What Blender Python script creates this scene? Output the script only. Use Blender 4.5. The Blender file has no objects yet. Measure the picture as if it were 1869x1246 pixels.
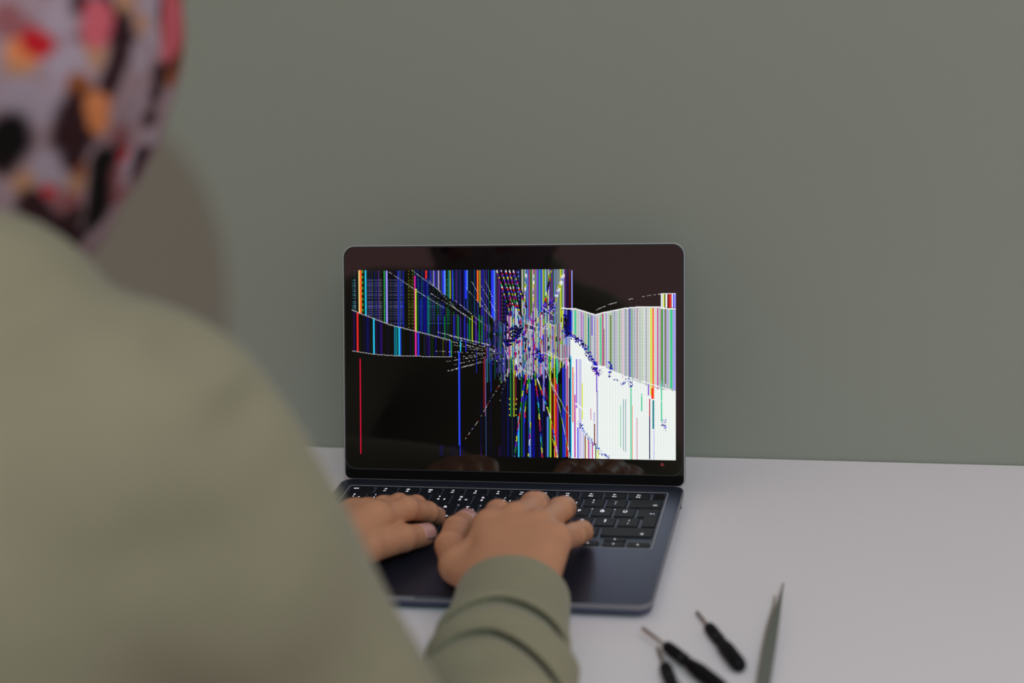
import bpy, bmesh, math, random
import numpy as np
import openvdb
from mathutils import Vector, Matrix

# Units: the helpers take millimetres in the laptop's own frame (x right along the hinge, y towards the wall,
# z up from the keyboard deck); world = (x, y, z + ZOFF) / 1000 metres.
ZOFF = 752.0
scene = bpy.context.scene
COL = scene.collection

def W(p):
    return Vector((p[0] / 1000, p[1] / 1000, (p[2] + ZOFF) / 1000))

# ---------------------------------------------------------------- camera, world, lights, exposure
cam_data = bpy.data.cameras.new('camera'); cam = bpy.data.objects.new('camera', cam_data); COL.objects.link(cam)
RC = ((0.97538779, 0.21023139, -0.06649383), (0.00449175, -0.32044633, -0.94725602), (-0.22045066, 0.92364328, -0.31350374))
m = Matrix.Identity(4)
for i in range(3):
    m[i][0], m[i][1], m[i][2] = RC[0][i], -RC[1][i], -RC[2][i]
m.translation = W((315.954, -1280.819, 564.001))
cam.matrix_world = m
cam_data.sensor_width = 36.0; cam_data.lens = 36.0 * 3000 / 1869
cam_data.clip_start = 0.05; cam_data.clip_end = 50
cam_data.dof.use_dof = True; cam_data.dof.focus_distance = 1.425; cam_data.dof.aperture_fstop = 2.5
cam_data.dof.aperture_blades = 9
scene.camera = cam

world = bpy.data.worlds.new('room_light'); scene.world = world; world.use_nodes = True
bg = world.node_tree.nodes['Background']
bg.inputs['Color'].default_value = (1.0, 0.83, 0.74, 1); bg.inputs['Strength'].default_value = 0.50

def area(name, loc, target, size, energy, color, sy=None):
    l = bpy.data.lights.new(name, 'AREA'); l.energy = energy; l.color = color
    if sy: l.shape = 'RECTANGLE'; l.size = size; l.size_y = sy
    else: l.shape = 'DISK'; l.size = size
    o = bpy.data.objects.new(name, l); COL.objects.link(o)
    o.location = W(loc)
    o.rotation_euler = (W(target) - W(loc)).to_track_quat('-Z', 'Y').to_euler()
    return o
area('ceiling_spot_light', (872, -2620, 1750), (-50, 0, 100), 0.11, 20.0, (0.62, 0.95, 1.0))
area('overhead_fill_light', (900, -900, 1650), (250, -250, 0), 0.9, 5.0, (0.93, 0.93, 1.0), 0.9)  # soft overhead fill added to brighten the desk, not a real fitting
scene.view_settings.view_transform = 'Standard'; scene.view_settings.look = 'None'
scene.view_settings.exposure = 0.0; scene.view_settings.gamma = 1.0
scene.view_settings.use_curve_mapping = False

# ---------------------------------------------------------------- materials
def lin(c):
    return tuple(((v / 255) / 12.92 if v / 255 <= 0.04045 else ((v / 255 + 0.055) / 1.055) ** 2.4) for v in c)

def mat(name, color, rough=0.5, metal=0.0, noise=0.0, nscale=40.0, bump=0.0, spec=0.5, emit=0.0, sss=0.0, coat=0.0, sheen=0.0):
    M = bpy.data.materials.new(name); M.use_nodes = True
    nt = M.node_tree; b = nt.nodes['Principled BSDF']
    b.inputs['Base Color'].default_value = (*color, 1); b.inputs['Roughness'].default_value = rough
    b.inputs['Metallic'].default_value = metal; b.inputs['Specular IOR Level'].default_value = spec
    b.inputs['Coat Weight'].default_value = coat
    if sheen: b.inputs['Sheen Weight'].default_value = sheen
    if emit:
        b.inputs['Emission Color'].default_value = (*color, 1); b.inputs['Emission Strength'].default_value = emit
    if sss:
        b.inputs['Subsurface Weight'].default_value = sss
        b.inputs['Subsurface Radius'].default_value = (0.008, 0.003, 0.002); b.inputs['Subsurface Scale'].default_value = 0.4
    if noise or bump:
        tc = nt.nodes.new('ShaderNodeTexCoord'); n = nt.nodes.new('ShaderNodeTexNoise')
        n.inputs['Scale'].default_value = nscale; n.inputs['Detail'].default_value = 6
        nt.links.new(tc.outputs['Object'], n.inputs['Vector'])
        if noise:
            mx = nt.nodes.new('ShaderNodeMix'); mx.data_type = 'RGBA'
            mx.inputs['A'].default_value = (*[c * (1 - noise) for c in color], 1)
            mx.inputs['B'].default_value = (*[min(1, c * (1 + noise)) for c in color], 1)
            nt.links.new(n.outputs['Fac'], mx.inputs['Factor']); nt.links.new(mx.outputs['Result'], b.inputs['Base Color'])
        if bump:
            bp = nt.nodes.new('ShaderNodeBump'); bp.inputs['Strength'].default_value = bump; bp.inputs['Distance'].default_value = 0.002
            nt.links.new(n.outputs['Fac'], bp.inputs['Height']); nt.links.new(bp.outputs['Normal'], b.inputs['Normal'])
    return M

M_WALL = mat('sage_wall_paint', (0.30, 0.318, 0.272), 0.75, noise=0.03, nscale=3, bump=0.05, spec=0.2)
M_BACKWALL = mat('rosy_beige_paint', (0.82, 0.50, 0.53), 0.85, noise=0.05, nscale=2)
M_FLOOR = mat('grey_floor', (0.25, 0.21, 0.18), 0.6, noise=0.15, nscale=6)
M_DESK = mat('white_laminate', (0.84, 0.80, 0.855), 0.4, noise=0.015, nscale=8)
M_ALU = mat('midnight_aluminium', (0.085, 0.098, 0.155), 0.36, metal=0.85, noise=0.05, nscale=300)
M_RIM = mat('lit_aluminium_edge', (0.40, 0.385, 0.41), 0.45, metal=0.25)  # aluminium edges; their bright highlight is put into the pale colour
M_KEY = mat('black_key_plastic', (0.007, 0.009, 0.014), 0.5, spec=0.22)
M_WELL = mat('keyboard_well', (0.085, 0.10, 0.14), 0.5, metal=0.6)
M_RUBBER = mat('black_rubber', (0.012, 0.012, 0.013), 0.7)
M_GLASS = mat('black_display_glass', (0.002, 0.002, 0.003), 0.03)
M_GLASS.node_tree.nodes['Principled BSDF'].inputs['IOR'].default_value = 1.85
M_EDGE = mat('lit_base_edge', (0.24, 0.235, 0.265), 0.45, metal=0.3)  # paler than the body: glare on the base edge painted as colour
M_LEGEND = mat('backlit_legend', (0.9, 0.88, 1.0), 0.5, emit=0.75)
M_GLOW = mat('key_backlight', (0.9, 0.88, 1.0), 0.5, emit=0.55)
M_SKIN = mat('skin', (0.60, 0.285, 0.165), 0.5, noise=0.14, nscale=28, bump=0.12, sss=0.15, spec=0.35)
M_NAIL = mat('fingernail', (0.62, 0.32, 0.29), 0.3, spec=0.5)
M_SHIRT = mat('sage_sweatshirt_fleece', (0.29, 0.268, 0.185), 0.95, noise=0.10, nscale=22, bump=0.25, spec=0.1, sheen=0.15)
M_PANTS = mat('dark_trousers', (0.03, 0.03, 0.04), 0.9, noise=0.2, nscale=60)
M_SHOE = mat('dark_shoes', (0.02, 0.02, 0.02), 0.6)
M_STOOL = mat('grey_stool', (0.2, 0.2, 0.2), 0.6)
M_STEEL = mat('dull_steel', (0.42, 0.36, 0.34), 0.38, metal=0.9)
M_TWEEZER = mat('grey_tweezer_steel', (0.185, 0.195, 0.175), 0.5, metal=0.3)
M_TWEEZER_LIT = mat('lit_tweezer_steel', (0.50, 0.45, 0.40), 0.4, metal=0.4)  # same steel, paler: light on the lower arm is put into the colour
M_HANDLE = mat('black_handle_plastic', (0.004, 0.0035, 0.006), 0.6, spec=0.2)
M_RED = mat('red_print', (0.6, 0.05, 0.06), 0.5)

# ---------------------------------------------------------------- object helpers
def root(name, loc, label, cat, group=None):
    o = bpy.data.objects.new(name, None); COL.objects.link(o); o.location = W(loc)
    o.empty_display_size = 0.05
    o['label'] = label; o['category'] = cat
    if group: o['group'] = group
    return o

def world_loc(o):
    v = Vector((0, 0, 0))
    while o is not None:
        v += o.location; o = o.parent
    return v

def link(name, me, material, parent=None, loc=None, smooth=False, label=None):
    o = bpy.data.objects.new(name, me); COL.objects.link(o)
    if material is not None and not me.materials: me.materials.append(material)
    if parent is not None: o.parent = parent
    if loc is not None: o.location = loc
    if smooth: me.polygons.foreach_set('use_smooth', [True] * len(me.polygons))
    if label: o['label'] = label
    return o

def obj(name, verts, faces, material, parent=None, smooth=False, label=None):
    """verts in laptop-frame mm"""
    base = world_loc(parent) if parent is not None else Vector((0, 0, 0))
    me = bpy.data.meshes.new(name)
    me.from_pydata([W(v) - base for v in verts], [], faces); me.update()
    bm = bmesh.new(); bm.from_mesh(me); bmesh.ops.recalc_face_normals(bm, faces=bm.faces); bm.to_mesh(me); bm.free()
    return link(name, me, material, parent, None, smooth, label)

def bevel(o, w, seg=2, angle=35):
    md = o.modifiers.new('bevel', 'BEVEL'); md.width = w / 1000; md.segments = seg; md.limit_method = 'ANGLE'; md.angle_limit = math.radians(angle)
    return o

def box(x0, x1, y0, y1, z0, z1):
    v = [(x, y, z) for z in (z0, z1) for (x, y) in ((x0, y0), (x1, y0), (x1, y1), (x0, y1))]
    return v, [(3, 2, 1, 0), (4, 5, 6, 7), (0, 1, 5, 4), (1, 2, 6, 5), (2, 3, 7, 6), (3, 0, 4, 7)]

def join(parts):
    V, F = [], []
    for v, f in parts:
        n = len(V); V += list(v); F += [tuple(i + n for i in q) for q in f]
    return V, F

def rrect(x0, x1, y0, y1, r, n=6, corners=(1, 1, 1, 1)):
    """rounded rectangle outline, counter-clockwise; corners: (x0y0, x1y0, x1y1, x0y1)"""
    out = []
    for (cx, cy, a0, on) in ((x0, y0, 180, corners[0]), (x1, y0, 270, corners[1]), (x1, y1, 0, corners[2]), (x0, y1, 90, corners[3])):
        rr = r if on == 1 else max(on, 0.01) if on else 0.01
        sx = 1 if cx == x0 else -1; sy = 1 if cy == y0 else -1
        for k in range(n + 1):
            a = math.radians(a0 + 90 * k / n)
            out.append((cx + sx * rr + rr * math.cos(a), cy + sy * rr + rr * math.sin(a)))
    return out

def prism(outline, z0, z1, inset_top=0.0, ctr=None):
    n = len(outline)
    cx = sum(p[0] for p in outline) / n; cy = sum(p[1] for p in outline) / n
    top = outline
    if inset_top:
        top = [(x - math.copysign(min(inset_top, abs(x - cx)), x - cx), y - math.copysign(min(inset_top, abs(y - cy)), y - cy)) for x, y in outline]
    v = [(x, y, z0) for x, y in outline] + [(x, y, z1) for x, y in top]
    f = [tuple(reversed(range(n))), tuple(range(n, 2 * n))] + [(i, (i + 1) % n, n + (i + 1) % n, n + i) for i in range(n)]
    return v, f

def ring_plate(outer, inner, z0, z1):
    """plate with a hole: two outlines with the same number of points"""
    n = len(outer)
    v = [(x, y, z1) for x, y in outer] + [(x, y, z1) for x, y in inner] + [(x, y, z0) for x, y in outer] + [(x, y, z0) for x, y in inner]
    f = []
    for i in range(n):
        j = (i + 1) % n
        f += [(i, j, n + j, n + i), (2 * n + j, 2 * n + i, 3 * n + i, 3 * n + j), (i, 2 * n + i, 2 * n + j, j), (n + i, n + j, 3 * n + j, 3 * n + i)]
    return v, f

def lathe(a, b, prof, n=16):
    """profile [(distance along a->b, radius)]"""
    a = np.array(a, float); b = np.array(b, float); d = (b - a) / np.linalg.norm(b - a)
    u = np.cross(d, (0, 0, 1)); u /= np.linalg.norm(u); w = np.cross(d, u)
    v = [tuple(a + d * t + r * (math.cos(2 * math.pi * k / n) * u + math.sin(2 * math.pi * k / n) * w)) for t, r in prof for k in range(n)]
    f = [(i * n + k, i * n + (k + 1) % n, (i + 1) * n + (k + 1) % n, (i + 1) * n + k) for i in range(len(prof) - 1) for k in range(n)]
    f += [tuple(reversed(range(n))), tuple(range((len(prof) - 1) * n, len(prof) * n))]
    return v, f

# ---------------------------------------------------------------- the setting
YAW = math.atan(-0.0168)                      # the desk and wall run a degree off the laptop's hinge line
def yawed(verts, pivot=(143.0, 94.6)):
    cs, sn = math.cos(YAW), math.sin(YAW)
    return [(pivot[0] + x * cs - y * sn, pivot[1] + x * sn + y * cs, z) for x, y, z in verts]
def struct(name, verts, faces, m):
    o = obj(name, verts, faces, m); o['kind'] = 'structure'; return o
FLOOR_Z = -ZOFF
v, f = box(-2300, 2300, 0.8, 120, FLOOR_Z, 1750); struct('wall_front', yawed(v), f, M_WALL)
v, f = box(-2300, 2300, -3300, -3180, FLOOR_Z, 1750); struct('wall_back', yawed(v), f, M_BACKWALL)
v, f = box(-2300, 2300, -3300, 120, FLOOR_Z - 60, FLOOR_Z); struct('floor', yawed(v), f, M_FLOOR)

desk = root('desk', (143, -205, FLOOR_Z), 'white laminate desk against the sage green wall, under the laptop and tools', 'desk')
v, f = box(-1050, 950, -467, 0, -42, -12)
o = obj('tabletop', yawed(v), f, M_DESK, desk); bevel(o, 1.2)
for lx in (-1000, 900):
    for ly in (-430, -45):
        v, f = box(lx - 22, lx + 22, ly - 22, ly + 22, FLOOR_Z, -42)
        bevel(obj('leg', yawed(v), f, M_DESK, desk), 2)
# ---------------------------------------------------------------- signed-distance bodies (laptop frame, mm)
def seg(P, a, b, ra, rb):
    a = np.array(a, np.float32); b = np.array(b, np.float32)
    ab = b - a
    t = np.clip(((P - a) @ ab) / float(ab @ ab), 0, 1)
    return np.linalg.norm(P - a - t[..., None] * ab, axis=-1) - (ra + (rb - ra) * t)

def ell(P, c, r, rotz=0.0, tilt=0.0):
    q = P - np.array(c, np.float32)
    if rotz:
        cs, sn = math.cos(rotz), math.sin(rotz)
        q = np.stack([q[..., 0] * cs + q[..., 1] * sn, -q[..., 0] * sn + q[..., 1] * cs, q[..., 2]], -1)
    if tilt:
        cs, sn = math.cos(tilt), math.sin(tilt)
        q = np.stack([q[..., 0], q[..., 1] * cs + q[..., 2] * sn, -q[..., 1] * sn + q[..., 2] * cs], -1)
    r = np.array(r, np.float32)
    k0 = np.linalg.norm(q / r, axis=-1); k1 = np.linalg.norm(q / (r * r), axis=-1) + 1e-9
    return k0 * (k0 - 1.0) / k1

def smin(a, b, k):
    h = np.clip(0.5 + 0.5 * (b - a) / k, 0, 1)
    return b + (a - b) * h - k * h * (1 - h)

def smax(a, b, k):
    return -smin(-a, -b, k)

def chain(P, pts, k=3.0, d=None):
    for (x0, y0, z0, r0), (x1, y1, z1, r1) in zip(pts[:-1], pts[1:]):
        s = seg(P, (x0, y0, z0), (x1, y1, z1), r0, r1)
        d = s if d is None else smin(d, s, k)
    return d

# finger joints: x, y, z, radius
R_WRIST = (60, -272, 27)
R_HAND = dict(
    index=[(24, -172, 38, 11), (22, -136, 33, 10.4), (19, -108, 19, 8.8), (17, -93, 9.5, 7.8)],
    middle=[(43, -162, 40, 11), (47, -121, 34, 10.2), (44, -89, 21, 9), (42, -72, 9.5, 8)],
    ring=[(63, -172, 39, 11), (69, -125, 32, 9.8), (67, -96, 21, 8.8), (64, -76, 9.5, 8)],
    pinky=[(78, -188, 36, 10), (85, -152, 24, 9), (87, -131, 17, 8.2), (86, -117, 9.5, 7.4)],
    thumb=[(8, -214, 26, 13), (-7, -178, 24, 11.5), (-12, -140, 20, 10.4), (-12, -112, 14, 10)])
L_WRIST = (-112, -240, 36)
L_HAND = dict(
    index=[(-69, -163, 38, 10.5), (-53, -134, 34, 9.4), (-44, -108, 19, 8.4), (-41, -93, 9, 7.4)],
    middle=[(-79, -153, 36, 10.5), (-64, -121, 29, 9.6), (-57, -96, 19, 8.4), (-57, -80, 9.5, 7.4)],
    ring=[(-93, -147, 33, 10.3), (-79, -114, 25, 9.3), (-74, -88, 17, 8.2), (-74, -72, 9, 7.2)],
    pinky=[(-108, -145, 27, 9.5), (-98, -115, 19, 8.4), (-93, -98, 13, 7.4), (-92, -86, 8.5, 6.6)],
    thumb=[(-92, -214, 30, 14), (-68, -188, 26, 12.3), (-50, -159, 20, 10.6), (-40, -137, 13, 9.2)])

def hand_sdf(P, H, wrist, elbow, pinkyside):
    d = None
    w = np.array(wrist, float)
    for i, nm in enumerate(('index', 'middle', 'ring', 'pinky')):
        m = H[nm][0]
        ww = w + np.array(pinkyside) * (i - 1.5) * 9.0
        s = seg(P, ww, m[:3], 17.0, m[3] + 2.0)
        d = s if d is None else smin(d, s, 12.0)
    d = smin(d, seg(P, w, H['thumb'][0][:3], 18.0, H['thumb'][0][3]), 10.0)
    d = smin(d, seg(P, H['thumb'][0][:3], H['index'][0][:3], 9.0, 8.0), 9.0)      # web of the thumb
    d = smin(d, seg(P, w, elbow, 21.0, 25.0), 14.0)
    for nm in ('index', 'middle', 'ring', 'pinky', 'thumb'):
        f = chain(P, H[nm], 2.5)
        for (x, y, z, r) in H[nm][1:3]:                                          # knuckle bumps
            f = smin(f, np.linalg.norm(P - np.array((x, y, z + 1.2), np.float32), axis=-1) - r * 0.94, 2.5)
        d = smin(d, f, 5.0)
    for nm in ('index', 'middle', 'ring', 'pinky'):
        x, y, z, r = H[nm][0]
        d = smin(d, np.linalg.norm(P - np.array((x, y, z + 3.0), np.float32), axis=-1) - r * 0.9, 6.0)
    return d

R_SHOULDER = (-48, -600, 268); R_ELBOW = (86, -520, -2)
L_SHOULDER = (-300, -505, 268); L_ELBOW = (-330, -335, 62)
HEAD = (-155, -490, 470)

def head_sdf(P):
    hx, hy, hz = HEAD
    fd = (math.sin(0.5), math.cos(0.5))                     # direction the person looks in plan
    d = ell(P, (hx, hy, hz + 12), (76, 95, 98), -0.5)
    d = smin(d, ell(P, (hx + fd[0] * 30, hy + fd[1] * 30, hz - 45), (58, 62, 62), -0.5), 25)
    d = smin(d, seg(P, (hx + fd[0] * 90, hy + fd[1] * 90, hz + 2), (hx + fd[0] * 104, hy + fd[1] * 104, hz - 26), 7, 12), 14)   # nose
    d = smin(d, seg(P, (hx + fd[0] * 76 + 14, hy + fd[1] * 76 - 8, hz - 55), (hx + fd[0] * 76 - 14, hy + fd[1] * 76 + 8, hz - 55), 11, 11), 8)  # mouth
    for s in (-1, 1):
        d = smax(d, -(np.linalg.norm(P - np.array((hx + fd[0] * 96 + s * 29 * fd[1], hy + fd[1] * 96 - s * 29 * fd[0], hz + 6), np.float32), axis=-1) - 15), 10)  # eye sockets
        d = smin(d, np.linalg.norm(P - np.array((hx + fd[0] * 76 + s * 28 * fd[1], hy + fd[1] * 76 - s * 28 * fd[0], hz + 6), np.float32), axis=-1) - 13, 2)       # eyeballs under lids
    return d

def scarf_sdf(P):
    hx, hy, hz = HEAD
    fd = (math.sin(0.5), math.cos(0.5))
    d = ell(P, (hx, hy, hz + 20), (108, 116, 132), -0.5)
    d = smin(d, seg(P, (hx - 4, hy - 12, hz - 30), (hx - 16, hy - 45, hz - 140), 95, 54), 40)
    d = smin(d, seg(P, (hx + 40, hy - 12, hz - 70), (hx + 30, hy - 40, hz - 130), 40, 18), 20)
    ang = np.arctan2(P[..., 0] - hx, P[..., 1] - hy)
    amp = np.clip((hz + 30 - P[..., 2]) / 110.0, 0, 1)
    d = d + 2.6 * amp * np.sin(9 * ang + 0.035 * (P[..., 2] - hz)) + 1.4 * amp * np.sin(17 * ang - 0.05 * P[..., 2])
    face = ell(P, (hx + fd[0] * 118, hy + fd[1] * 118, hz - 8), (58, 62, 82), -0.5)
    return smax(d, -face, 8)

DENTS = [((1, -600, 331), (30, 26, 11), 7), ((26, -600, 299), (26, 30, 12), 6), ((2, -663, 253), (50, 40, 18), 3)]
def shirt_sdf(P):
    S, E = R_SHOULDER, R_ELBOW
    d = ell(P, (-178, -610, 60), (172, 128, 330), -0.42, 0.10)
    d = smin(d, seg(P, (-56, -598, 258), (-285, -512, 258), 78, 76), 60)
    d = smin(d, seg(P, (-150, -575, 312), S, 66, 66), 30)
    d = smin(d, seg(P, (-150, -575, 312), L_SHOULDER, 66, 62), 30)
    d = smin(d, np.linalg.norm(P - np.array((-120, -583, 339), np.float32), axis=-1) - 54, 22)
    # rolled collar round the scarf
    q = P - np.array((-162, -540, 366), np.float32)
    n = np.array((0.50, 0.40, 0.768), np.float32)
    h = q @ n; rad = np.sqrt(np.maximum((q * q).sum(-1) - h * h, 0))
    d = smin(d, np.sqrt((rad - 74) ** 2 + (h * 0.55) ** 2) - 11, 14)
    # right arm
    ra = smin(seg(P, S, E, 73, 46), np.linalg.norm(P - np.array((-22, -578, 205), np.float32), axis=-1) - 70, 40)
    d = smin(d, ra, 26)
    la = smin(seg(P, L_SHOULDER, L_ELBOW, 68, 50), seg(P, L_ELBOW, (-128, -262, 38), 50, 37), 12)
    d = smin(d, la, 22)
    # soft drape
    x, y, z = P[..., 0], P[..., 1], P[..., 2]
    d = d + 3.2 * np.sin(0.021 * x + 0.035 * z + 1.3 * np.sin(0.017 * y)) * np.sin(0.026 * y - 0.013 * z + 0.6)
    # right forearm with its bunched folds: rings of cloth pushed up behind the cuff
    A = np.array(E, float); W = np.array((61, -266, 26), float)
    Q = P.copy(); zc = A[2] + (W[2] - A[2]) * (P[..., 1] - A[1]) / (W[1] - A[1]); Q[..., 2] = zc + (P[..., 2] - zc) * 1.12
    f = None
    for t, r, dz in ((0.0, 48, 0), (0.22, 49, 1), (0.42, 49, 2), (0.60, 48, 2)):
        c = A + (W - A) * t
        c2 = A + (W - A) * (t + 0.13)
        s = seg(Q, c + (5, 0, dz), c2 + (-5, 0, dz), r, r - 4)
        f = s if f is None else smin(f, s, 3)
    c0 = A + (W - A) * 0.74; c1 = A + (W - A) * 1.0
    f = smin(f, seg(Q, c0, c1, 45, 41), 2.5)
    ax = (W - A) / np.linalg.norm(W - A)
    al = -((P - W) @ ax.astype(np.float32)); lat = P[..., 0] - (A[0] + (W[0] - A[0]) * (P[..., 1] - A[1]) / (W[1] - A[1]))
    up = np.clip((P[..., 2] - zc + 12) / 20, 0, 1)
    al2 = al - 0.16 * np.maximum(lat, 0) - 0.05 * np.abs(lat)
    dep = 46.0 - np.sqrt(lat * lat + ((P[..., 2] - zc) * 1.12) ** 2)
    f = f - up * (2.5 * np.exp(-((al2 - 48) / 7.0) ** 2) + 4.0 * np.exp(-((al2 - 76) / 11.0) ** 2) + 5.0 * np.exp(-((al2 - 0.3 * np.maximum(lat, 0) - 116) / 14.0) ** 2))
    for s0, tl, thick, dmax in ((60, 0.10, 2.0, 11), (96, 0.55, 2.0, 10)):      # undercut folds
        sl = 0.5 * (lat + np.sqrt(lat * lat + 400.0)) - 6; cv = np.maximum(np.abs(al - 0.08 * np.abs(lat) - tl * sl + 1.25 * dep - s0) * 0.62 - thick, dep - dmax * np.clip(0.75 + lat / 60.0, 0.25, 1.0))
        f = smax(f, -(cv + (1 - up) * 8), 6)
    lim = -al - 6
    f = smax(f, lim, 5)
    core = seg(Q, A + (W - A) * 0.90, W + ax * 25, 14, 38)
    f = smax(f, -core, 4)
    d = smin(d, f, 9)
    for (dx, dy, dz), (sx, sy, sz), a in DENTS:
        d = d + a * np.exp(-((x - dx) / sx) ** 2 - ((y - dy) / sy) ** 2 - ((z - dz) / sz) ** 2)
    return np.where(y > -385, smax(d, -11.0 - z, 5), d)        # the cloth rests flat on the desk

def box_grid(lo, hi, vox):
    n = [int(math.ceil((h - l) / vox)) + 1 for l, h in zip(lo, hi)]
    ax = [l + vox * np.arange(m, dtype=np.float32) for l, m in zip(lo, n)]
    return np.stack(np.meshgrid(*ax, indexing='ij'), -1)
# ---------------------------------------------------------------- the laptop
laptop = root('laptop', (0, -107, -12), 'open dark blue laptop with a shattered, colour-striped screen, standing on the white desk', 'laptop')
N8 = 8
# base: a slab with a recessed keyboard well (plate with a hole over a closed tray)
outer = rrect(-152, 152, -217, 0.5, 11, N8)
well = rrect(-141.0, 139.5, -122.0, -14.6, 2.0, N8)
bm_ = rrect(-151.2, 151.2, -216.2, -0.5, 10.5, N8); bo = rrect(-145, 145, -210, -5, 9, N8)
v1, f1 = ring_plate(outer, well, -2.0, 0.0)
n = len(outer)
v2 = [(x, y, -2.0) for x, y in outer] + [(x, y, -4.6) for x, y in outer] + [(x, y, -7.6) for x, y in bm_] + [(x, y, -10.9) for x, y in bo]
f2 = [(i, (i + 1) % n, n + (i + 1) % n, n + i) for i in range(n)] + [(n + i, n + (i + 1) % n, 2 * n + (i + 1) % n, 2 * n + i) for i in range(n)] + [(2 * n + i, 2 * n + (i + 1) % n, 3 * n + (i + 1) % n, 3 * n + i) for i in range(n)] + [tuple(range(3 * n, 4 * n))]
o = obj('base', *join([(v1, f1), (v2, f2)]), M_ALU, laptop); bevel(o, 0.7, 2)
v, f = ring_plate(rrect(-152.15, 152.15, -217.15, 0.65, 11.1, N8), rrect(-151.0, 151.0, -216.0, -0.5, 10, N8), -3.6, 0.04); bevel(obj('base_edge_highlight', v, f, M_EDGE, laptop), 0.3)  # strip added round the base, coloured as the lit edge
v, f = prism(rrect(-141.2, 139.7, -122.2, -14.4, 2.0, N8), -2.2, -1.35); obj('keyboard_well', v, f, M_WELL, laptop)
v, f = ring_plate(rrect(-141.4, 139.9, -122.4, -14.2, 2.2, N8), rrect(-140.7, 139.2, -121.7, -15.0, 1.8, N8), -0.1, 0.08)
obj('well_chamfer', v, f, M_RIM, laptop)
for fx in (-125, 125):
    for fy in (-195, -22):
        obj('rubber_foot', *lathe((fx, fy, -12.05), (fx, fy, -10.5), [(0, 6.5), (1.0, 7.5), (1.6, 7.5)]), M_RUBBER, laptop)
v, f = ring_plate(rrect(-62.6, 62.6, -209.6, -127.4, 4, N8), rrect(-62.1, 62.1, -209.1, -127.9, 3.6, N8), -0.3, 0.03); obj('trackpad_gap', v, f, M_RUBBER, laptop)
v, f = prism(rrect(-62, 62, -209, -128, 3.5, N8), -0.4, 0.05); o = obj('trackpad', v, f, M_ALU, laptop)
for py in (-28, -41):   # charging ports on the left flank, headphone socket on the right
    v, f = box(-152.15, -150, py - 4.5, py + 4.5, -6.8, -4.2); bevel(obj('port', v, f, M_RUBBER, laptop), 1.2)
obj('headphone_socket', *lathe((152.12, -30, -5.4), (150, -30, -5.4), [(0, 1.9), (2, 1.9)], 14), M_RUBBER, laptop)
v, f = box(-27, 27, -217.25, -215.5, -1.2, 0.02); obj('opening_notch', v, f, M_WELL, laptop)

# keys ------------------------------------------------------------------
KEY_TOP = 0.15
key_meshes = {}
def key_outline(w, h, r=1.5): return rrect(-w / 2, w / 2, -h / 2, h / 2, r, 3)
def key_mesh(w, h):
    k = (round(w, 2), round(h, 2))
    if k not in key_meshes:
        v, f = prism(key_outline(w, h), -1.3, KEY_TOP, 0.45)
        me = bpy.data.meshes.new('key'); me.from_pydata([Vector(p) / 1000 for p in v], [], f); me.materials.append(M_KEY); key_meshes[k] = me
    return key_meshes[k]
LB = world_loc(laptop)
def add_key(cx, cy, w, h, me=None):
    return link('key', me or key_mesh(w, h), None, laptop, W((cx, cy, 0)) - LB)

FONT_TMP = {}
def text_mesh(s, size):
    k = (s, size)
    if k in FONT_TMP: return FONT_TMP[k]
    cu = bpy.data.curves.new('legend', 'FONT'); cu.body = s; cu.size = size / 1000; cu.align_x = 'CENTER'; cu.align_y = 'CENTER'; cu.offset = 0.00009
    cu.resolution_u = 2
    t = bpy.data.objects.new('legend_source', cu); COL.objects.link(t)
    bpy.context.view_layer.update()
    me = bpy.data.meshes.new_from_object(t.evaluated_get(bpy.context.evaluated_depsgraph_get()))
    bpy.data.objects.remove(t); bpy.data.curves.remove(cu)
    me.name = 'legend'; me.materials.clear(); me.materials.append(M_LEGEND)
    FONT_TMP[k] = me
    return me

def poly_mesh(polys):
    V, F = [], []
    for p in polys:
        n = len(V); V += [(x / 1000, y / 1000, 0) for x, y in p]; F.append(tuple(range(n, n + len(p))))
    me = bpy.data.meshes.new('legend'); me.from_pydata(V, [], F); me.materials.append(M_LEGEND)
    return me

def disc(cx, cy, r, n=12): return [(cx + r * math.cos(2 * math.pi * i / n), cy + r * math.sin(2 * math.pi * i / n)) for i in range(n)]
def rect(x0, x1, y0, y1): return [(x0, y0), (x1, y0), (x1, y1), (x0, y1)]
def arc(cx, cy, r, t, a0, a1, n=8):
    A = [math.radians(a0 + (a1 - a0) * i / n) for i in range(n + 1)]
    return [[(cx + (r - t / 2) * math.cos(a), cy + (r - t / 2) * math.sin(a)), (cx + (r + t / 2) * math.cos(a), cy + (r + t / 2) * math.sin(a)),
             (cx + (r + t / 2) * math.cos(b), cy + (r + t / 2) * math.sin(b)), (cx + (r - t / 2) * math.cos(b), cy + (r - t / 2) * math.sin(b))] for a, b in zip(A[:-1], A[1:])]
def tri(x, y, s, d=1): return [(x - d * s, y - s), (x + d * s * 0.9, y), (x - d * s, y + s)] if d > 0 else [(x + s, y - s), (x + s, y + s), (x - s * 0.9, y)]
def rays(r0, r1, n=8, t=0.22): 
    out = []
    for i in range(n):
        a = 2 * math.pi * i / n; c, s = math.cos(a), math.sin(a)
        out.append([(r0 * c - t * s, r0 * s + t * c), (r0 * c + t * s, r0 * s - t * c), (r1 * c + t * s, r1 * s - t * c), (r1 * c - t * s, r1 * s + t * c)])
    return out
SPK = [[(-1.6, -0.45), (-0.9, -0.45), (0, -1.1), (0, 1.1), (-0.9, 0.45), (-1.6, 0.45)]]
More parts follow.
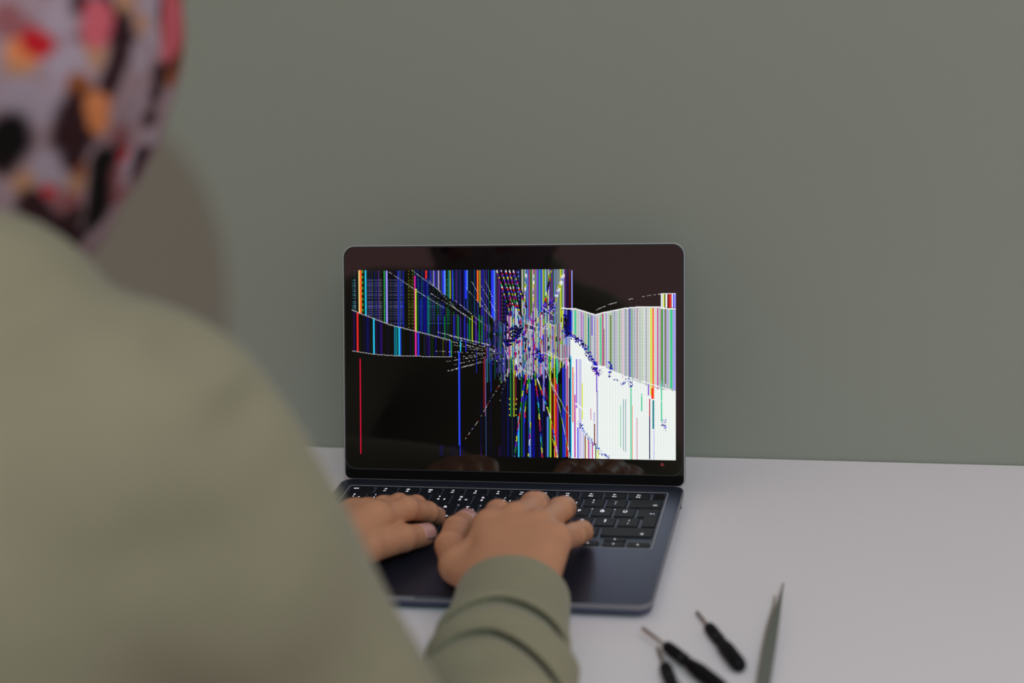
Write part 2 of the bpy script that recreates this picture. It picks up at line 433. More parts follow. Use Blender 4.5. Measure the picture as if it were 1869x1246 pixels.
ICONS = {
    'sun_low': [disc(0, 0, 0.7)] + rays(1.05, 1.35), 'sun_high': [disc(0, 0, 0.85)] + rays(1.2, 1.75),
    'windows': [rect(-1.7, 0.1, 0.0, 1.1), rect(0.4, 1.6, -0.2, 1.1), rect(-1.7, 0.1, -1.1, -0.3), rect(0.4, 1.6, -1.1, -0.5)],
    'search': arc(-0.2, 0.2, 0.9, 0.35, 0, 360, 14) + [[(0.35, -0.6), (0.6, -0.35), (1.4, -1.1), (1.15, -1.35)]],
    'mic': [rect(-0.45, 0.45, -0.1, 1.3), rect(-0.12, 0.12, -1.2, -0.7), rect(-0.6, 0.6, -1.35, -1.1)] + arc(0, 0.05, 0.85, 0.25, 180, 360, 8),
    'moon': arc(0, 0, 0.75, 0.7, 60, 300, 10), 'rewind': [tri(0.8, 0, 0.85, -1), tri(-0.8, 0, 0.85, -1)],
    'play': [tri(-0.8, 0, 0.9), rect(0.5, 0.85, -0.9, 0.9), rect(1.25, 1.6, -0.9, 0.9)], 'forward': [tri(-0.8, 0, 0.85), tri(0.8, 0, 0.85)],
    'mute': SPK, 'quieter': SPK + arc(0, 0, 0.8, 0.28, -45, 45, 5), 'louder': SPK + arc(0, 0, 0.7, 0.28, -45, 45, 5) + arc(0, 0, 1.4, 0.28, -45, 45, 6),
    'backspace': [[(-1.9, 0), (-1.0, 1.0), (-1.0, 0.72), (-1.5, 0)], [(-1.9, 0), (-1.5, 0), (-1.0, -0.72), (-1.0, -1.0)], rect(-1.0, 1.7, 0.75, 1.0), rect(-1.0, 1.7, -1.0, -0.75), rect(1.45, 1.7, -0.75, 0.75),
                  [(-0.5, -0.4), (-0.3, -0.55), (0.8, 0.4), (0.6, 0.55)], [(-0.5, 0.4), (-0.3, 0.55), (0.8, -0.4), (0.6, -0.55)]],
    'return': [rect(-1.4, 1.7, -0.18, 0.14), rect(1.4, 1.7, -0.18, 1.0), [(-1.9, 0), (-0.9, 0.8), (-0.9, -0.8)]],
    'shift': [[(0, 1.4), (-1.5, 0), (-0.8, 0), (0, 0.8)], [(0, 1.4), (0, 0.8), (0.8, 0), (1.5, 0)], rect(-0.85, -0.5, -1.2, 0.1), rect(0.5, 0.85, -1.2, 0.1), rect(-0.85, 0.85, -1.35, -1.0)],
    'tab': [rect(-1.7, 1.0, -0.16, 0.16), [(0.6, 0.7), (1.5, 0), (0.6, -0.7)], rect(1.5, 1.75, -0.8, 0.8)],
    'left': [tri(0, 0, 0.95, -1)], 'right': [tri(0, 0, 0.95)], 'up': [[(-0.95, -0.7), (0.95, -0.7), (0, 0.9)]], 'down': [[(-0.95, 0.7), (0, -0.9), (0.95, 0.7)]],
    'globe': arc(0, 0, 1.2, 0.22, 0, 360, 16) + [rect(-1.2, 1.2, -0.1, 0.1), rect(-0.1, 0.1, -1.2, 1.2)],
}
ICONS['mute'] = SPK + [[(0.5, -0.6), (0.7, -0.75), (1.7, 0.6), (1.5, 0.75)]]
icon_meshes = {}
def legend(key, dx, dy, what, size=3.4):
    if what in ICONS:
        if what not in icon_meshes: icon_meshes[what] = poly_mesh(ICONS[what])
        me = icon_meshes[what]
    else: me = text_mesh(what, size)
    return link('legend', me, None, key, Vector((dx, dy, KEY_TOP + 0.05)) / 1000)

P = 19.15
# function row
FY, FH = -22.4, 11.0
k = add_key(-128.6, FY, 20.4, FH); legend(k, -5.0, 1.5, 'esc', 3.6)
for i, ic in enumerate(['sun_low', 'sun_high', 'windows', 'search', 'mic', 'moon', 'rewind', 'play', 'forward', 'mute', 'quieter', 'louder']):
    k = add_key(116 - 20.2 * (11 - i), FY, 18.2, FH); legend(k, -0.5, 1.6, ic); legend(k, -0.5, -2.6, 'F%d' % (i + 1), 2.5)
k = add_key(132.5, FY, 9.8, FH); v, f = prism(key_outline(8.4, 9.4, 2.0), 0, 0.06)
FP = bpy.data.meshes.new('fingerprint_sensor'); FP.from_pydata([Vector(p) / 1000 for p in v], [], f); link('fingerprint_sensor', FP, M_GLASS, k, Vector((0, 0, KEY_TOP)) / 1000)
# number row
NY, NH = -37.5, 16.2
NUM = [('"', 'é', '<'), ('1', '!', None), ('2', "'", None), ('3', '^', '#'), ('4', '+', '$'), ('5', '%', '½'), ('6', '&', None), ('7', '/', '{'), ('8', '(', '['), ('9', ')', ']'), ('0', '=', '}'), ('*', '?', None), ('-', '_', None)]
for i, (lo, up, alt) in enumerate(NUM):
    k = add_key(99.2 - P * (12 - i), NY, 17, NH); legend(k, -0.8, -1.8, lo, 4.4); legend(k, -0.8, 3.6, up, 4.0)
    if alt: legend(k, 4.6, -1.6, alt, 3.2)
k = add_key(123.7, NY, 27, NH); legend(k, 8.0, -3.0, 'backspace')
# first letter row
QY, QH = -55.8, 16.4
k = add_key(-125.2, QY, 27.6, QH); legend(k, -8, -3, 'tab')
for i, c in enumerate('QWERTYUIOPĞÜ'):
    k = add_key(108.8 - P * (11 - i), QY, 17, QH); legend(k, 0, 1.0, c, 5.0)
    if c == 'T': legend(k, 5.2, -3.0, 'TL', 2.4)
    if c == 'Q': legend(k, 5.2, -3.0, '@', 2.6)
    if c == 'E': legend(k, 5.2, -3.0, '€', 2.6)
# second letter row
AY, AH = -74.2, 16.0
k = add_key(-122.3, AY, 33.2, AH); legend(k, -10, -3, 'caps', 2.9)
for i, c in enumerate('ASDFGHJKLŞİ,'):
    k = add_key(114.3 - P * (11 - i), AY, 17, AH); legend(k, 0, -1.5 if c == ',' else 0.6, c, 5.0)
    if c == ',': legend(k, 0.4, 3.0, ';', 4.2)
# two-row return key
ret = [(119.6, -47.6), (137.0, -47.6), (137.0, -82.2), (125.4, -82.2), (125.4, -64.1), (119.6, -64.1)]
v = [(x - 129, y + 65, -1.3) for x, y in ret] + [(x - 129 + (0.45 if x < 130 else -0.45), y + 65 + (0.45 if y < -64 and not (y > -65) else (0.45 if y > -65 and y < -60 else -0.45)), KEY_TOP) for x, y in ret]
f = [(5, 4, 3, 2, 1, 0), (6, 7, 8, 9, 10, 11)] + [(i, (i + 1) % 6, 6 + (i + 1) % 6, 6 + i) for i in range(6)]
me = bpy.data.meshes.new('return_key'); me.from_pydata([Vector(p) / 1000 for p in v], [], f); me.materials.append(M_KEY)
k = add_key(129, -65, 0, 0, me); legend(k, 2.6, 7.5, 'return')
# shift row
SY, SH = -92.8, 16.2
k = add_key(-128.6, SY, 20.8, SH); legend(k, -5, -2.5, 'shift')
for i, c in enumerate('<ZXCVBNMÖÇ.'):
    k = add_key(84.2 - P * (10 - i), SY, 17, SH); legend(k, 0, 0.6, c, 5.0)
k = add_key(116.0, SY, 42, SH); legend(k, 12.5, -3.2, 'shift')
# bottom row
BY, BH = -112.0, 16.4
for cx, w, c in ((-130.5, 17, 'fn'), (-111.35, 17, 'ctrl'), (-92.2, 17, 'alt'), (-70.6, 21.6, 'cmd'), (-10.5, 93.5, None), (49.2, 21.6, 'cmd'), (69.0, 13.5, 'alt')):
    k = add_key(cx, BY, w, BH)
    if c: legend(k, 0, -4.2, c, 2.7)
k = add_key(87.6, -115.4, 17.3, 9.0); legend(k, 0, 0, 'left')
k = add_key(108.4, -115.6, 17.3, 8.6); legend(k, 0, 0, 'down')
k = add_key(108.4, -107.0, 17.3, 6.6); legend(k, 0, 0, 'up')
k = add_key(128.2, -115.8, 17.6, 9.0); legend(k, 0, 0, 'right')
# light leaking round the key edges at the corners where the caps meet
rnd = random.Random(4); quads = []
for i in range(13):
    gx = 116 - 20.2 * (11 - i) - 10.3
    quads.append((gx, -28.6, 0.9, 0.7))
    gx = 99.2 - P * (12 - i) + P / 2
    if rnd.random() < 0.8: quads.append((gx, -46.3, 0.6, 0.6))
    gx = 108.8 - P * (11 - min(i, 11)) - P / 2
    if rnd.random() < 0.8: quads.append((gx, -64.9, 0.6, 0.6)); quads.append((gx, -47.2, 0.4, 0.5))
parts = [box(x - a, x + a, y - b, y + b, -1.36, -1.28) for x, y, a, b in quads]
o = obj('key_backlight', *join(parts), M_GLOW, laptop); o['kind'] = 'stuff'

# lid ---------------------------------------------------------------------
LEAN = 0.28798585
LU = np.array((1, 0, 0.0)); LV = np.array((0, math.sin(LEAN), math.cos(LEAN))); LN = np.array((0, -math.cos(LEAN), math.sin(LEAN)))
LO = np.array((0, 0.15, -3.875))
def L(x, h, d=0.0):            # point on the lid: x along, h up the lid, d out of the glass towards the viewer
    return tuple(LO + LU * x + LV * h + LN * d)
def lidv(vs): return [L(x, h, d) for x, h, d in vs]
lo_ = rrect(-152, 152, 2.6, 210.4, 10.5, N8, (6, 6, 1, 1)); li_ = rrect(-150.9, 150.9, 3.6, 209.3, 9.6, N8, (5.2, 5.2, 1, 1))
v1, f1 = prism(rrect(-152, 152, 2.6, 210.4, 10.5, N8, (6, 6, 1, 1)), -4.6, -0.7)
lid = obj('lid', lidv(v1), f1, M_ALU, laptop); bevel(lid, 1.0, 2)
v, f = ring_plate(lo_, li_, -0.9, 0.15); o = obj('lid_rim', lidv(v), f, M_RIM, lid); bevel(o, 0.25, 2)
v, f = prism(rrect(-150.7, 150.7, 12.4, 209.1, 9.4, N8, (0.9, 0.9, 1, 1)), -0.8, 0.1); obj('screen_glass', lidv(v), f, M_GLASS, lid)
v, f = ring_plate(rrect(-150.9, 150.9, 12.0, 209.3, 9.6, N8, (1, 1, 1, 1)), rrect(-149.8, 149.8, 13.0, 208.2, 8.8, N8, (1, 1, 1, 1)), -0.2, 0.45); obj('screen_gasket', lidv(v), f, M_RUBBER, lid)
v, f = prism(rrect(-150.7, 150.7, 3.7, 12.1, 5.0, N8, (1, 1, 0.5, 0.5)), -0.8, -0.1); obj('chin', lidv(v), f, mat('black_chin', (0.004, 0.0035, 0.004), 0.6, spec=0.06), lid)
obj('hinge', *lathe((-138, 1.5, -3.4), (138, 1.5, -3.4), [(0, 3.0), (0.5, 3.3), (275.5, 3.3), (276, 3.0)], 14), M_RUBBER, laptop, smooth=True)
# ---------------------------------------------------------------- the broken picture on the display (flat, lit)
# painted on a cell grid; coordinates below are in a 1869-wide drawing frame mapped to the lid plane
HM = (0.5197298596551383, -0.0021266980939409932, -482.5821966315589, 0.012477208360550836, -0.5089403611151694, 439.91731380227293, 8.040891080972038e-05, -1.3935921580110877e-05)
CELL = 0.486; GW, GH = 592, 335; X0, H0 = -143.6, 188.5
def G(px, py):
    w = HM[6] * px + HM[7] * py + 1
    x = (HM[0] * px + HM[1] * py + HM[2]) / w; h = (HM[3] * px + HM[4] * py + HM[5]) / w
    return (x - X0) / CELL, (H0 - h) / CELL
img = np.zeros((GH, GW, 3), np.float32)
rs = np.random.RandomState(11)
JJ, II = np.mgrid[0:GH, 0:GW]
def curve(pts):
    """polyline -> row as a function of column"""
    q = sorted(G(*p) for p in pts)
    return np.interp(np.arange(GW), [a for a, b in q], [b for a, b in q])
def ci(px, py=650): return G(px, py)[0]
def rj(px, py): return G(px, py)[1]
C = dict(k=(0, 0, 0), w=(.96, .97, .97), b=(.12, .2, .95), n=(.02, .03, .35), d=(.03, .05, .6), c=(.15, .75, .92), t=(.08, .5, .55), g=(.1, .62, .2), dg=(.02, .22, .06),
         y=(.85, .9, .2), o=(1, .42, .15), r=(.95, .15, .15), dr=(.45, .02, .08), m=(.8, .1, .55), p=(.45, .2, .85), l=(.62, .6, .98), a=(.55, .6, .68), e=(.1, .8, .55), ol=(.35, .38, .08), s=(.35, .55, .95), pk=(.95, .5, .75))
def stripes(mask, i0, i1, pal, dens=0.7, seed=0, wmax=3, gain=(0.5, 1.0), rows=0.0):
    r = np.random.RandomState(seed); i = int(round(i0)); keys = pal.split()
    while i < i1:
        w = r.randint(1, wmax + 1); col = np.array(C[keys[r.randint(len(keys))]]) * r.uniform(*gain)
        if r.rand() < dens:
            sl = slice(max(0, i), min(GW, i + w)); mm = mask[:, sl]
            img[:, sl][mm] = col
        i += w
def vline(px, y0, y1, wpx, col, gain=1.0, dash=0, pxm=None):
    a, b = G(px, y0), G(px, y1); i = int(round(G(px, (y0 + y1) / 2)[0])); w = max(1, int(round(wpx)))
    for j in range(max(0, int(round(a[1]))), min(GH, int(round(b[1])))):
        if dash and (j // dash) % 2: continue
        img[j, max(0, i - w // 2):max(0, i - w // 2) + w] = np.array(C[col]) * gain
def dline(pts, col='w', w=1, p=0.7, cyc=None, gain=(0.5, 1.0), seed=1, step=1.0, run=2):
    r = np.random.RandomState(seed); on = True; n = 0
    for (x0, y0), (x1, y1) in zip(pts[:-1], pts[1:]):
        a, b = np.array(G(x0, y0)), np.array(G(x1, y1)); L_ = max(1, int(np.abs(b - a).max() / step))
        for t in range(L_):
            q = a + (b - a) * t / L_; i, j = int(round(q[0])), int(round(q[1]))
            if n % run == 0: on = r.rand() < p; c = np.array(C[cyc.split()[(n // (run * 2)) % len(cyc.split())]] if cyc else C[col]) * r.uniform(*gain)
            n += 1
            if on and 0 <= j < GH and 0 <= i < GW: img[j:j + (1 if w < 2 else w), i:i + w] = c
def blotch(pts, wid, pal, n, seed=3, smin_=1, smax_=4):
    r = np.random.RandomState(seed); keys = pal.split()
    P_ = [np.array(G(*p)) for p in pts]
    for _ in range(n):
        k = r.randint(len(P_) - 1); t = r.rand(); q = P_[k] + (P_[k + 1] - P_[k]) * t + r.normal(0, wid / 2.0, 2)
        i, j = int(q[0]), int(q[1]); a, b = r.randint(smin_, smax_ + 1), r.randint(smin_, smax_ + 1)
        if i < 0 or j < 0: continue
        img[j:j + b, i:i + a] = np.array(C[keys[r.randint(len(keys))]]) * r.uniform(0.6, 1)
row = JJ; colm = II
C1 = curve([(642, 565), (653, 570), (682, 581), (710, 592), (758, 604), (790, 612), (820, 620), (890, 630)])
C2 = curve([(642, 640), (680, 646), (720, 649), (760, 650), (826, 651)])
i_mid = ci(885, 600)
# upper left field
A = (row < C1[None, :]) & (colm < ci(905, 560))
stripes(A, ci(742, 530), ci(905, 530), 'd n t dg g b p k n', 0.66, 6, 1, (0.25, 0.8))
rp = np.random.RandomState(77)
band_row = np.zeros(GH, np.float32)
for cy in (415, 440, 462, 478, 500, 522, 545, 560, 590, 620, 635, 655, 668, 684, 700, 725, 745, 770, 790, 820):
    j = int(round(rj(690, 430 + cy / 5.19))); band_row[j:j + 2] = rp.uniform(0.6, 1.0)
def plaid(p0, p1, pal, seed, base=0.22, top=1.0):
    r = np.random.RandomState(seed); keys = pal.split(); i = int(ci(p0, 530))
    while i < int(ci(p1, 530)):
        c_ = np.array(C[keys[r.randint(len(keys))]]) * r.uniform(0.45, 1.0); on = r.rand() < 0.62
        colv = c_[None, :] * ((base + (top - base) * band_row)[:, None] if on else (0.05 + 0.35 * band_row)[:, None])
        mm = A[:, i]; img[:, i][mm] = np.clip(colv, 0, 1)[mm]; i += 1
plaid(642.5, 651, 't t a c', 1); plaid(668, 699.5, 'a ol b a p n a', 2); plaid(707, 737.5, 'b p a l b ol a', 3); plaid(744, 756, 'ol g ol', 4, 0.06, .8)
plaid(762, 785, 'b d t b', 5, 0.45, 1.0); plaid(785, 830, 'dg g t n b ol', 6, 0.4, 1.0)
sel = A & (colm > ci(737.5, 530)) & (colm < ci(744, 530)); img[sel] = 0
def cl(px, col, w, gain=1.0, dash=0, y0=493.5, upto=C1):
    i = int(round(ci(px, 530))); j1 = int(upto[min(GW - 1, max(0, i))])
    j0 = max(0, int(round(rj(px, y0)))); wv = max(1, int(w))
    for j in range(j0, j1):
        if dash and (j // dash) % 2: continue
        img[j, i - wv // 2:i - wv // 2 + wv] = np.array(C[col]) * gain
cl(655.5, 'w', 3); img[:int(rj(656, 570)), int(ci(655, 530)) - 1:int(ci(655, 530)) + 2] *= (1.0, .93, .62)
cl(658.6, 'o', 4); cl(662.6, 'g', 2, 1, 5); cl(664.3, 'dg', 1); cl(666.6, 'c', 3); cl(701.2, 'g', 3, 1.0); cl(704.0, 'n', 2); cl(705.4, 'l', 3)
cl(727, 'b', 2, 0.85); cl(729.5, 's', 1, 0.7); cl(736, 'b', 2, .6); cl(691, 'p', 2, .5); cl(683, 'b', 1, .5); cl(746, 'ol', 2, .9, 3); cl(753, 'ol', 2, .9, 3)
cl(757.2, 'm', 3, 1, 0, 503); cl(758.4, 'y', 3, 1, 0, 527); cl(761.2, 'g', 2, 0.8, 0, 530); cl(762, 'dg', 3, 1, 0, 530)
cl(769, 'b', 4, .55, 0, 545); cl(774, 'd', 4, .8, 0, 540); cl(781, 't', 3, .8, 0, 540); cl(777, 'r', 3, 1, 0, 493); 
sel = (colm > ci(777, 500) - 2) & (colm < ci(777, 500) + 2) & (row > rj(777, 508)) & (row < C1[None, :]); img[sel] = np.array(C['b']) * .4
B2 = curve([(768, 493), (778, 512), (800, 528), (812, 536), (840, 556), (880, 590)])
TOP = (row < B2[None, :]) & (row > 0)
stripes(TOP, ci(784, 500), ci(806, 500), 'b p w s l dr b', 0.9, 9, 1, (0.4, 0.9))
for px, c_, w_ in ((809, 'b', 3), (811.5, 's', 3), (818, 'w', 1), (819.5, 't', 2), (821.5, 'y', 1), (826.5, 'b', 2)): cl(px, c_, w_, 1, 0, 493, np.minimum(B2 + 6, C1))
for px, c_, w_, y1_ in ((850, 'b', 3, 545), (852.5, 's', 2, 530), (872, 'o', 3, 550), (875.5, 'y', 1, 560), (897, 'b', 3, 580), (900, 'b', 2, 580), (902.5, 's', 2, 585), (904.5, 'ol', 1, 585), (911, 'p', 3, 590), (913, 'b', 2, 590)): vline(px, 493, y1_, w_, c_)
# dark wedge beside the diagonal
sel = (row > B2[None, :] + 2) & (row < B2[None, :] + 22) & (colm > ci(783)) & (colm < ci(880)) & (rs.rand(GH, GW) < 0.85); img[sel] *= 0.22
for k_, (px, c_) in enumerate(((800, 'b'), (812, 'g'), (815, 'n'), (829, 'b'), (833, 'dg'), (836, 'g'), (848, 'b'), (857, 'g'), (862, 'y'), (866, 'n'), (875, 'g'), (880, 'g'), (869, 'p'))):
    vline(px, 575 + 2 * k_ % 5, 616 + k_, 2, c_, 0.8)
# band between the two long arcs
B = (row > C1[None, :]) & (row < C2[None, :]) & (colm < ci(826))
stripes(B, ci(643), ci(826), 'n d p dg t n k k k', 0.45, 21, 2, (0.2, 0.55))
def band(px, col, w, gain=1.0):
    i = int(round(ci(px, 620))); a, b = int(C1[i]), int(C2[i]); img[a:b, i - w // 2:i - w // 2 + w] = np.array(C[col]) * gain
for px, c_, w_, g_ in ((652.6, 'r', 3, 1), (647, 'd', 1, .6), (682.3, 'c', 3, 1), (677, 'dg', 1, .7), (695, 'd', 2, .6), (721, 't', 2, 1), (724, 't', 3, .9), (728.8, 'c', 3, 1), (731, 'b', 1, 1), (758, 'm', 3, 1.1), (763, 'b', 3, .9), (735, 'dg', 1, .7), (754, 'dg', 1, .9), (783, 'd', 2, .6), (790, 'dg', 1, .8), (795.5, 'd', 2, .7), (808, 'ol', 1, 1), (820.5, 'b', 2, 1), (823.5, 'g', 2, .9)): band(px, c_, w_, g_)
for arr, k_ in ((C1, 0), (C2, 1)):
    for i in range(int(ci(642)), int(ci(826 if k_ else 822))):
        if i % 3 != 2: img[int(arr[i]), i] = np.array((.9, .9, .9)) * (0.75 + 0.25 * (i % 2)); 
        if i % 3 == 0 and not k_: img[int(arr[i]) + 1, i] = .7
# radiating dotted cracks on the left
for s_, (a, b) in enumerate((((706, 493), (760, 530)), ((752, 493), (812, 537)), ((760, 530), (812, 562)), ((783, 512), (830, 560)), ((786, 535), (852, 576)), ((850, 525), (898, 580)), ((884, 507), (912, 575)), ((860, 512), (905, 592)), ((820, 555), (870, 590)), ((830, 548), (895, 600)), ((878, 520), (922, 600)), ((797, 605), (890, 628)), ((820, 612), (905, 632)))):
    dline([a, b], 'w', 1, 0.62, None, (0.45, 0.95), 30 + s_, 1, 1)
for s_, (a, b) in enumerate((((795, 640), (905, 645)), ((820, 628), (912, 640)), ((830, 652), (910, 642)), ((826, 657), (900, 645)), ((815, 659), (860, 652)), ((828, 665), (905, 647)), ((822, 676), (900, 652)), ((812, 677), (866, 664)), ((790, 615), (900, 640)), ((840, 620), (915, 642)), ((850, 636), (912, 641)), ((835, 671), (905, 655)))):
    dline([a, b], 'w', 1, 0.5, None, (0.3, 0.9), 60 + s_, 1, 2)
# the lone long lines
vline(658.5, 655, 828, 2, 'r', 0.8); img[int(rj(658, 655)):int(rj(658, 828)), int(ci(658.5, 740)) - 1:int(ci(658.5, 740)) + 1] = (.8, .06, .22)
vline(838, 641, 832, 3, 'b', 1); i = int(ci(838, 740)); img[int(rj(838, 641)):int(rj(838, 831)), i] = (.25, .42, 1.0)
vline(841, 622, 642, 2, 'c'); vline(850, 622, 642, 2, 'b', .8); vline(869, 640, 680, 1, 'b', .7)
# dense middle: top
M1 = (row < curve([(905, 600), (930, 590), (1046, 562)])[None, :])
stripes(M1, ci(905, 520), ci(945, 520), 'b p d n r k s m', 0.8, 41, 2, (0.4, 0.9))
CENCOL = row < rj(985, 690)
stripes(CENCOL, ci(945, 520), ci(1034, 520), 'l s b w e t y m p g a ol l w s w w', 0.98, 42, 2, (0.55, 1.0))
stripes(M1, ci(1032, 520), ci(1040, 520), 'dr n m', 1, 43, 2, (0.5, 0.9))
img[M1 & (colm >= ci(1040, 520)) & (colm < ci(1060, 520))] = 0
vline(1044, 493, 565, 2, 'l')
sel = M1 & (colm > ci(915, 520)) & (colm < ci(948, 520)) & (row % 7 < 3); img[sel] *= 0.3
for s_, (a, b) in enumerate((((906, 493), (930, 570)), ((914, 493), (940, 570)), ((922, 493), (947, 580)), ((929, 493), (952, 590)), ((936, 493), (958, 560)))):
    dline([(a[0] + 2, a[1]), (b[0] + 2, b[1])], 'k', 3, 1.0, None, (1, 1), 1, 1, 2)
    dline([a, b], 'w', 2, 0.8, 'w r b y p m g', (0.7, 1), 80 + s_, 1, 2)
for s_, (a, b) in enumerate((((1004, 493), (988, 580)), ((1001, 500), (996, 560)), ((1028, 500), (1005, 570)), ((1026, 500), (1012, 540)), ((959, 500), (955, 560)), ((973, 500), (972, 570)))):
    dline([a, b], 'w', 2 if s_ % 2 else 3, 0.9, 'y g r k k b' if s_ < 2 else 'w l w y', (0.6, 1), 90 + s_, 1, 3)
# dense middle: heart of the impact
CEN = np.array(G(960, 632)); RX, RY = ci(1010) - ci(960), rj(960, 690) - rj(960, 632)
ang = np.arctan2((JJ - CEN[1]) / 1.0, II - CEN[0]); jag = 1 + 0.16 * np.sin(9 * ang) + 0.12 * np.sin(23 * ang + 1)
FILL = (colm > ci(1030)) & (colm < ci(1052)) & (row > rj(1040, 600)) & (row < rj(1040, 690)); stripes(FILL, ci(1030), ci(1052), 'w w l s b e c w pk', 1, 50, 2, (.7, 1))
HEART = (((((II - CEN[0]) / (RX * 1.55)) ** 2 + ((JJ - CEN[1]) / (RY * 1.05)) ** 2 < jag ** 2))) & (colm > ci(886)) & (colm < ci(1040))
stripes(HEART, ci(886), ci(925), 'l s b t p a g n d r b', 0.85, 51, 1, (0.4, 0.95))
stripes(HEART, ci(925), ci(1040), 'w w w w l l s pk w e y m p w o t b c w l', 1.0, 52, 1, (0.55, 1.0))
sel = HEART & (row % 2 == 0); img[sel] *= 0.88
for k_ in range(330):      # short broken segments across the heart
    px, py = 962 + rs.normal(0, 36), 628 + rs.normal(0, 34); w_, h_ = rs.randint(1, 3), rs.randint(2, 12); i, j = map(int, G(px, py))
    if HEART[min(GH - 1, max(0, j)), min(GW - 1, max(0, i))]: img[j:j + h_, i:i + w_] = np.array(C[['n', 'd', 'k', 'b', 'p', 'm', 'r', 'w', 'dg', 't', 'y', 'dr'][rs.randint(12)]]) * rs.uniform(.6, 1)
blotch([(921, 606), (935, 600), (950, 598), (944, 612), (928, 622), (922, 632)], 6, 'n k d k n', 110, 5, 2, 4)
blotch([(985, 560), (1000, 552), (1012, 548), (1005, 566), (990, 572)], 5, 'd n b p k', 80, 6, 1, 4)
blotch([(1030, 575), (1032, 590), (1036, 602)], 6, 'n k d k', 80, 7, 2, 5)
blotch([(975, 640), (985, 650), (990, 665)], 6, 'd b n p', 60, 8, 1, 4)
blotch([(885, 625), (905, 640), (915, 655), (900, 665)], 9, 'w l p b k', 60, 9, 1, 2)
for s_, pts in enumerate((((918, 625), (926, 650), (938, 658), (930, 668)), ((960, 600), (985, 606), (1000, 590), (1015, 596)), ((925, 655), (945, 660), (955, 676), (975, 682)), ((985, 640), (1005, 648), (1030, 662), (1060, 690)), ((955, 585), (975, 595), (1000, 600)), ((990, 560), (1010, 575), (1025, 563)), ((940, 690), (955, 692), (960, 660)), ((1000, 640), (1022, 655), (1050, 650)))):
    dline(list(pts), 'w', 1, 0.85, None, (0.8, 1), 110 + s_, 1, 3)
# lower middle: dark blue field with falling lines
LOW = (row > curve([(838, 760), (870, 722), (905, 690), (930, 680), (960, 690), (1000, 680), (1040, 660)])[None, :] + np.repeat(np.random.RandomState(5).normal(0, 9, GW // 2), 2)[None, :]) & (colm > ci(846, 800)) & (colm < ci(1052, 800))
img[LOW] = 0
stripes(LOW, ci(875, 800), ci(925, 800), 'n k n d k', 0.8, 61, 2, (0.15, 0.45))
stripes(LOW, ci(925, 800), ci(1000, 800), 'd n k d n b k g s', 0.8, 62, 2, (0.25, 0.7))
LOW2 = (row > rj(860, 812)) & (colm > ci(795, 820)) & (colm < ci(925, 820)); stripes(LOW2, ci(795, 820), ci(925, 820), 'n p d k k n', 0.5, 63, 2, (0.15, 0.38))
UL = (row > rj(890, 655)) & (row < curve([(882, 700), (905, 690), (925, 672)])[None, :]) & (colm > ci(882)) & (colm < ci(940)); stripes(UL, ci(882), ci(940), 'n d b k s g', 0.7, 64, 1, (0.3, 0.8))
vline(883.5, 655, 745, 2, 'dr', 1.0); vline(885, 650, 760, 1, 'pk', .7); vline(886.5, 690, 832, 1, 's', .6); vline(896, 655, 715, 2, 'b', .6)
dline([(926, 680), (915, 697), (900, 720), (887, 742), (876, 762), (860, 785), (847, 803)], 'w', 1, 0.72, 'w w w l y w r', (0.6, 1), 130, 1, 2)
dline([(924, 690), (914, 720), (910, 748)], 'w', 1, 0.4, None, (0.4, .9), 131, 1, 2)
for px, y0, y1, w_, c_, g_ in ((931.5, 650, 760, 2, 'g', .9), (938, 655, 760, 2, 'y', .8), (941, 665, 740, 1, 'r', .8), (945.8, 760, 834, 3, 'c', 1), (956.5, 700, 834, 2, 'b', .85), (966, 690, 770, 3, 'g', 1), (967, 700, 834, 3, 's', .95), (973, 690, 834, 5, 'd', .9), (992, 660, 750, 3, 'l', .9), (996, 690, 834, 2, 'n', 1),
                               (999.5, 760, 834, 3, 's', 1), (1003, 650, 834, 3, 'g', 1), (1005.5, 660, 834, 2, 'y', .95), (1008, 690, 800, 4, 'dr', .9), (1012, 650, 834, 2, 'y', 1), (1014, 690, 834, 4, 'r', 1), (1016.5, 655, 700, 3, 'e', 1), (1018.5, 700, 834, 2, 'p', 1), (1023, 700, 834, 4, 'dg', .9), (1028.5, 670, 834, 4, 'b', .9), (1031.5, 660, 834, 1, 's', 1), (1034, 655, 834, 3, 'pk', .95), (1035, 740, 834, 3, 'r', .95), (1038.5, 660, 836, 2, 'w', 1), (1040, 690, 836, 3, 'n', 1.0)):
    vline(px, y0, y1, w_, c_, g_)
for j0 in (727, 737, 746, 757):
    for px in (930, 938, 942): img[int(rj(px, j0)):int(rj(px, j0)) + 2, int(ci(px, j0)):int(ci(px, j0)) + 2] = C['y']
for s_, (pts, cyc) in enumerate(((((960, 682), (953, 715), (947, 760), (938, 834)), 'r m b y p g s r'), (((975, 682), (982, 740), (989, 834)), 'g y r m b c'), (((980, 690), (1002, 755), (1010, 790), (1017, 834)), 'w y r b c y'), (((963, 690), (958, 740), (956, 770)), 'g y r b'), (((967, 770), (966, 800), (963, 834)), 'y g m w b'), (((990, 660), (1012, 710), (1030, 745), (1041, 760)), 'w w w y'), (((1002, 690), (1020, 740), (1040, 834)), 'w w s y'), (((1008, 800), (1016, 834)), 'y r m w'), (((978, 665), (990, 690), (1000, 735)), 'r m dr b'))):
    dline(list(pts), 'w', 2 if s_ < 5 else 1, 0.95, cyc, (0.8, 1), 140 + s_, 1, 5)
sel = LOW & (row % 2 == 0); img[sel] *= 0.8
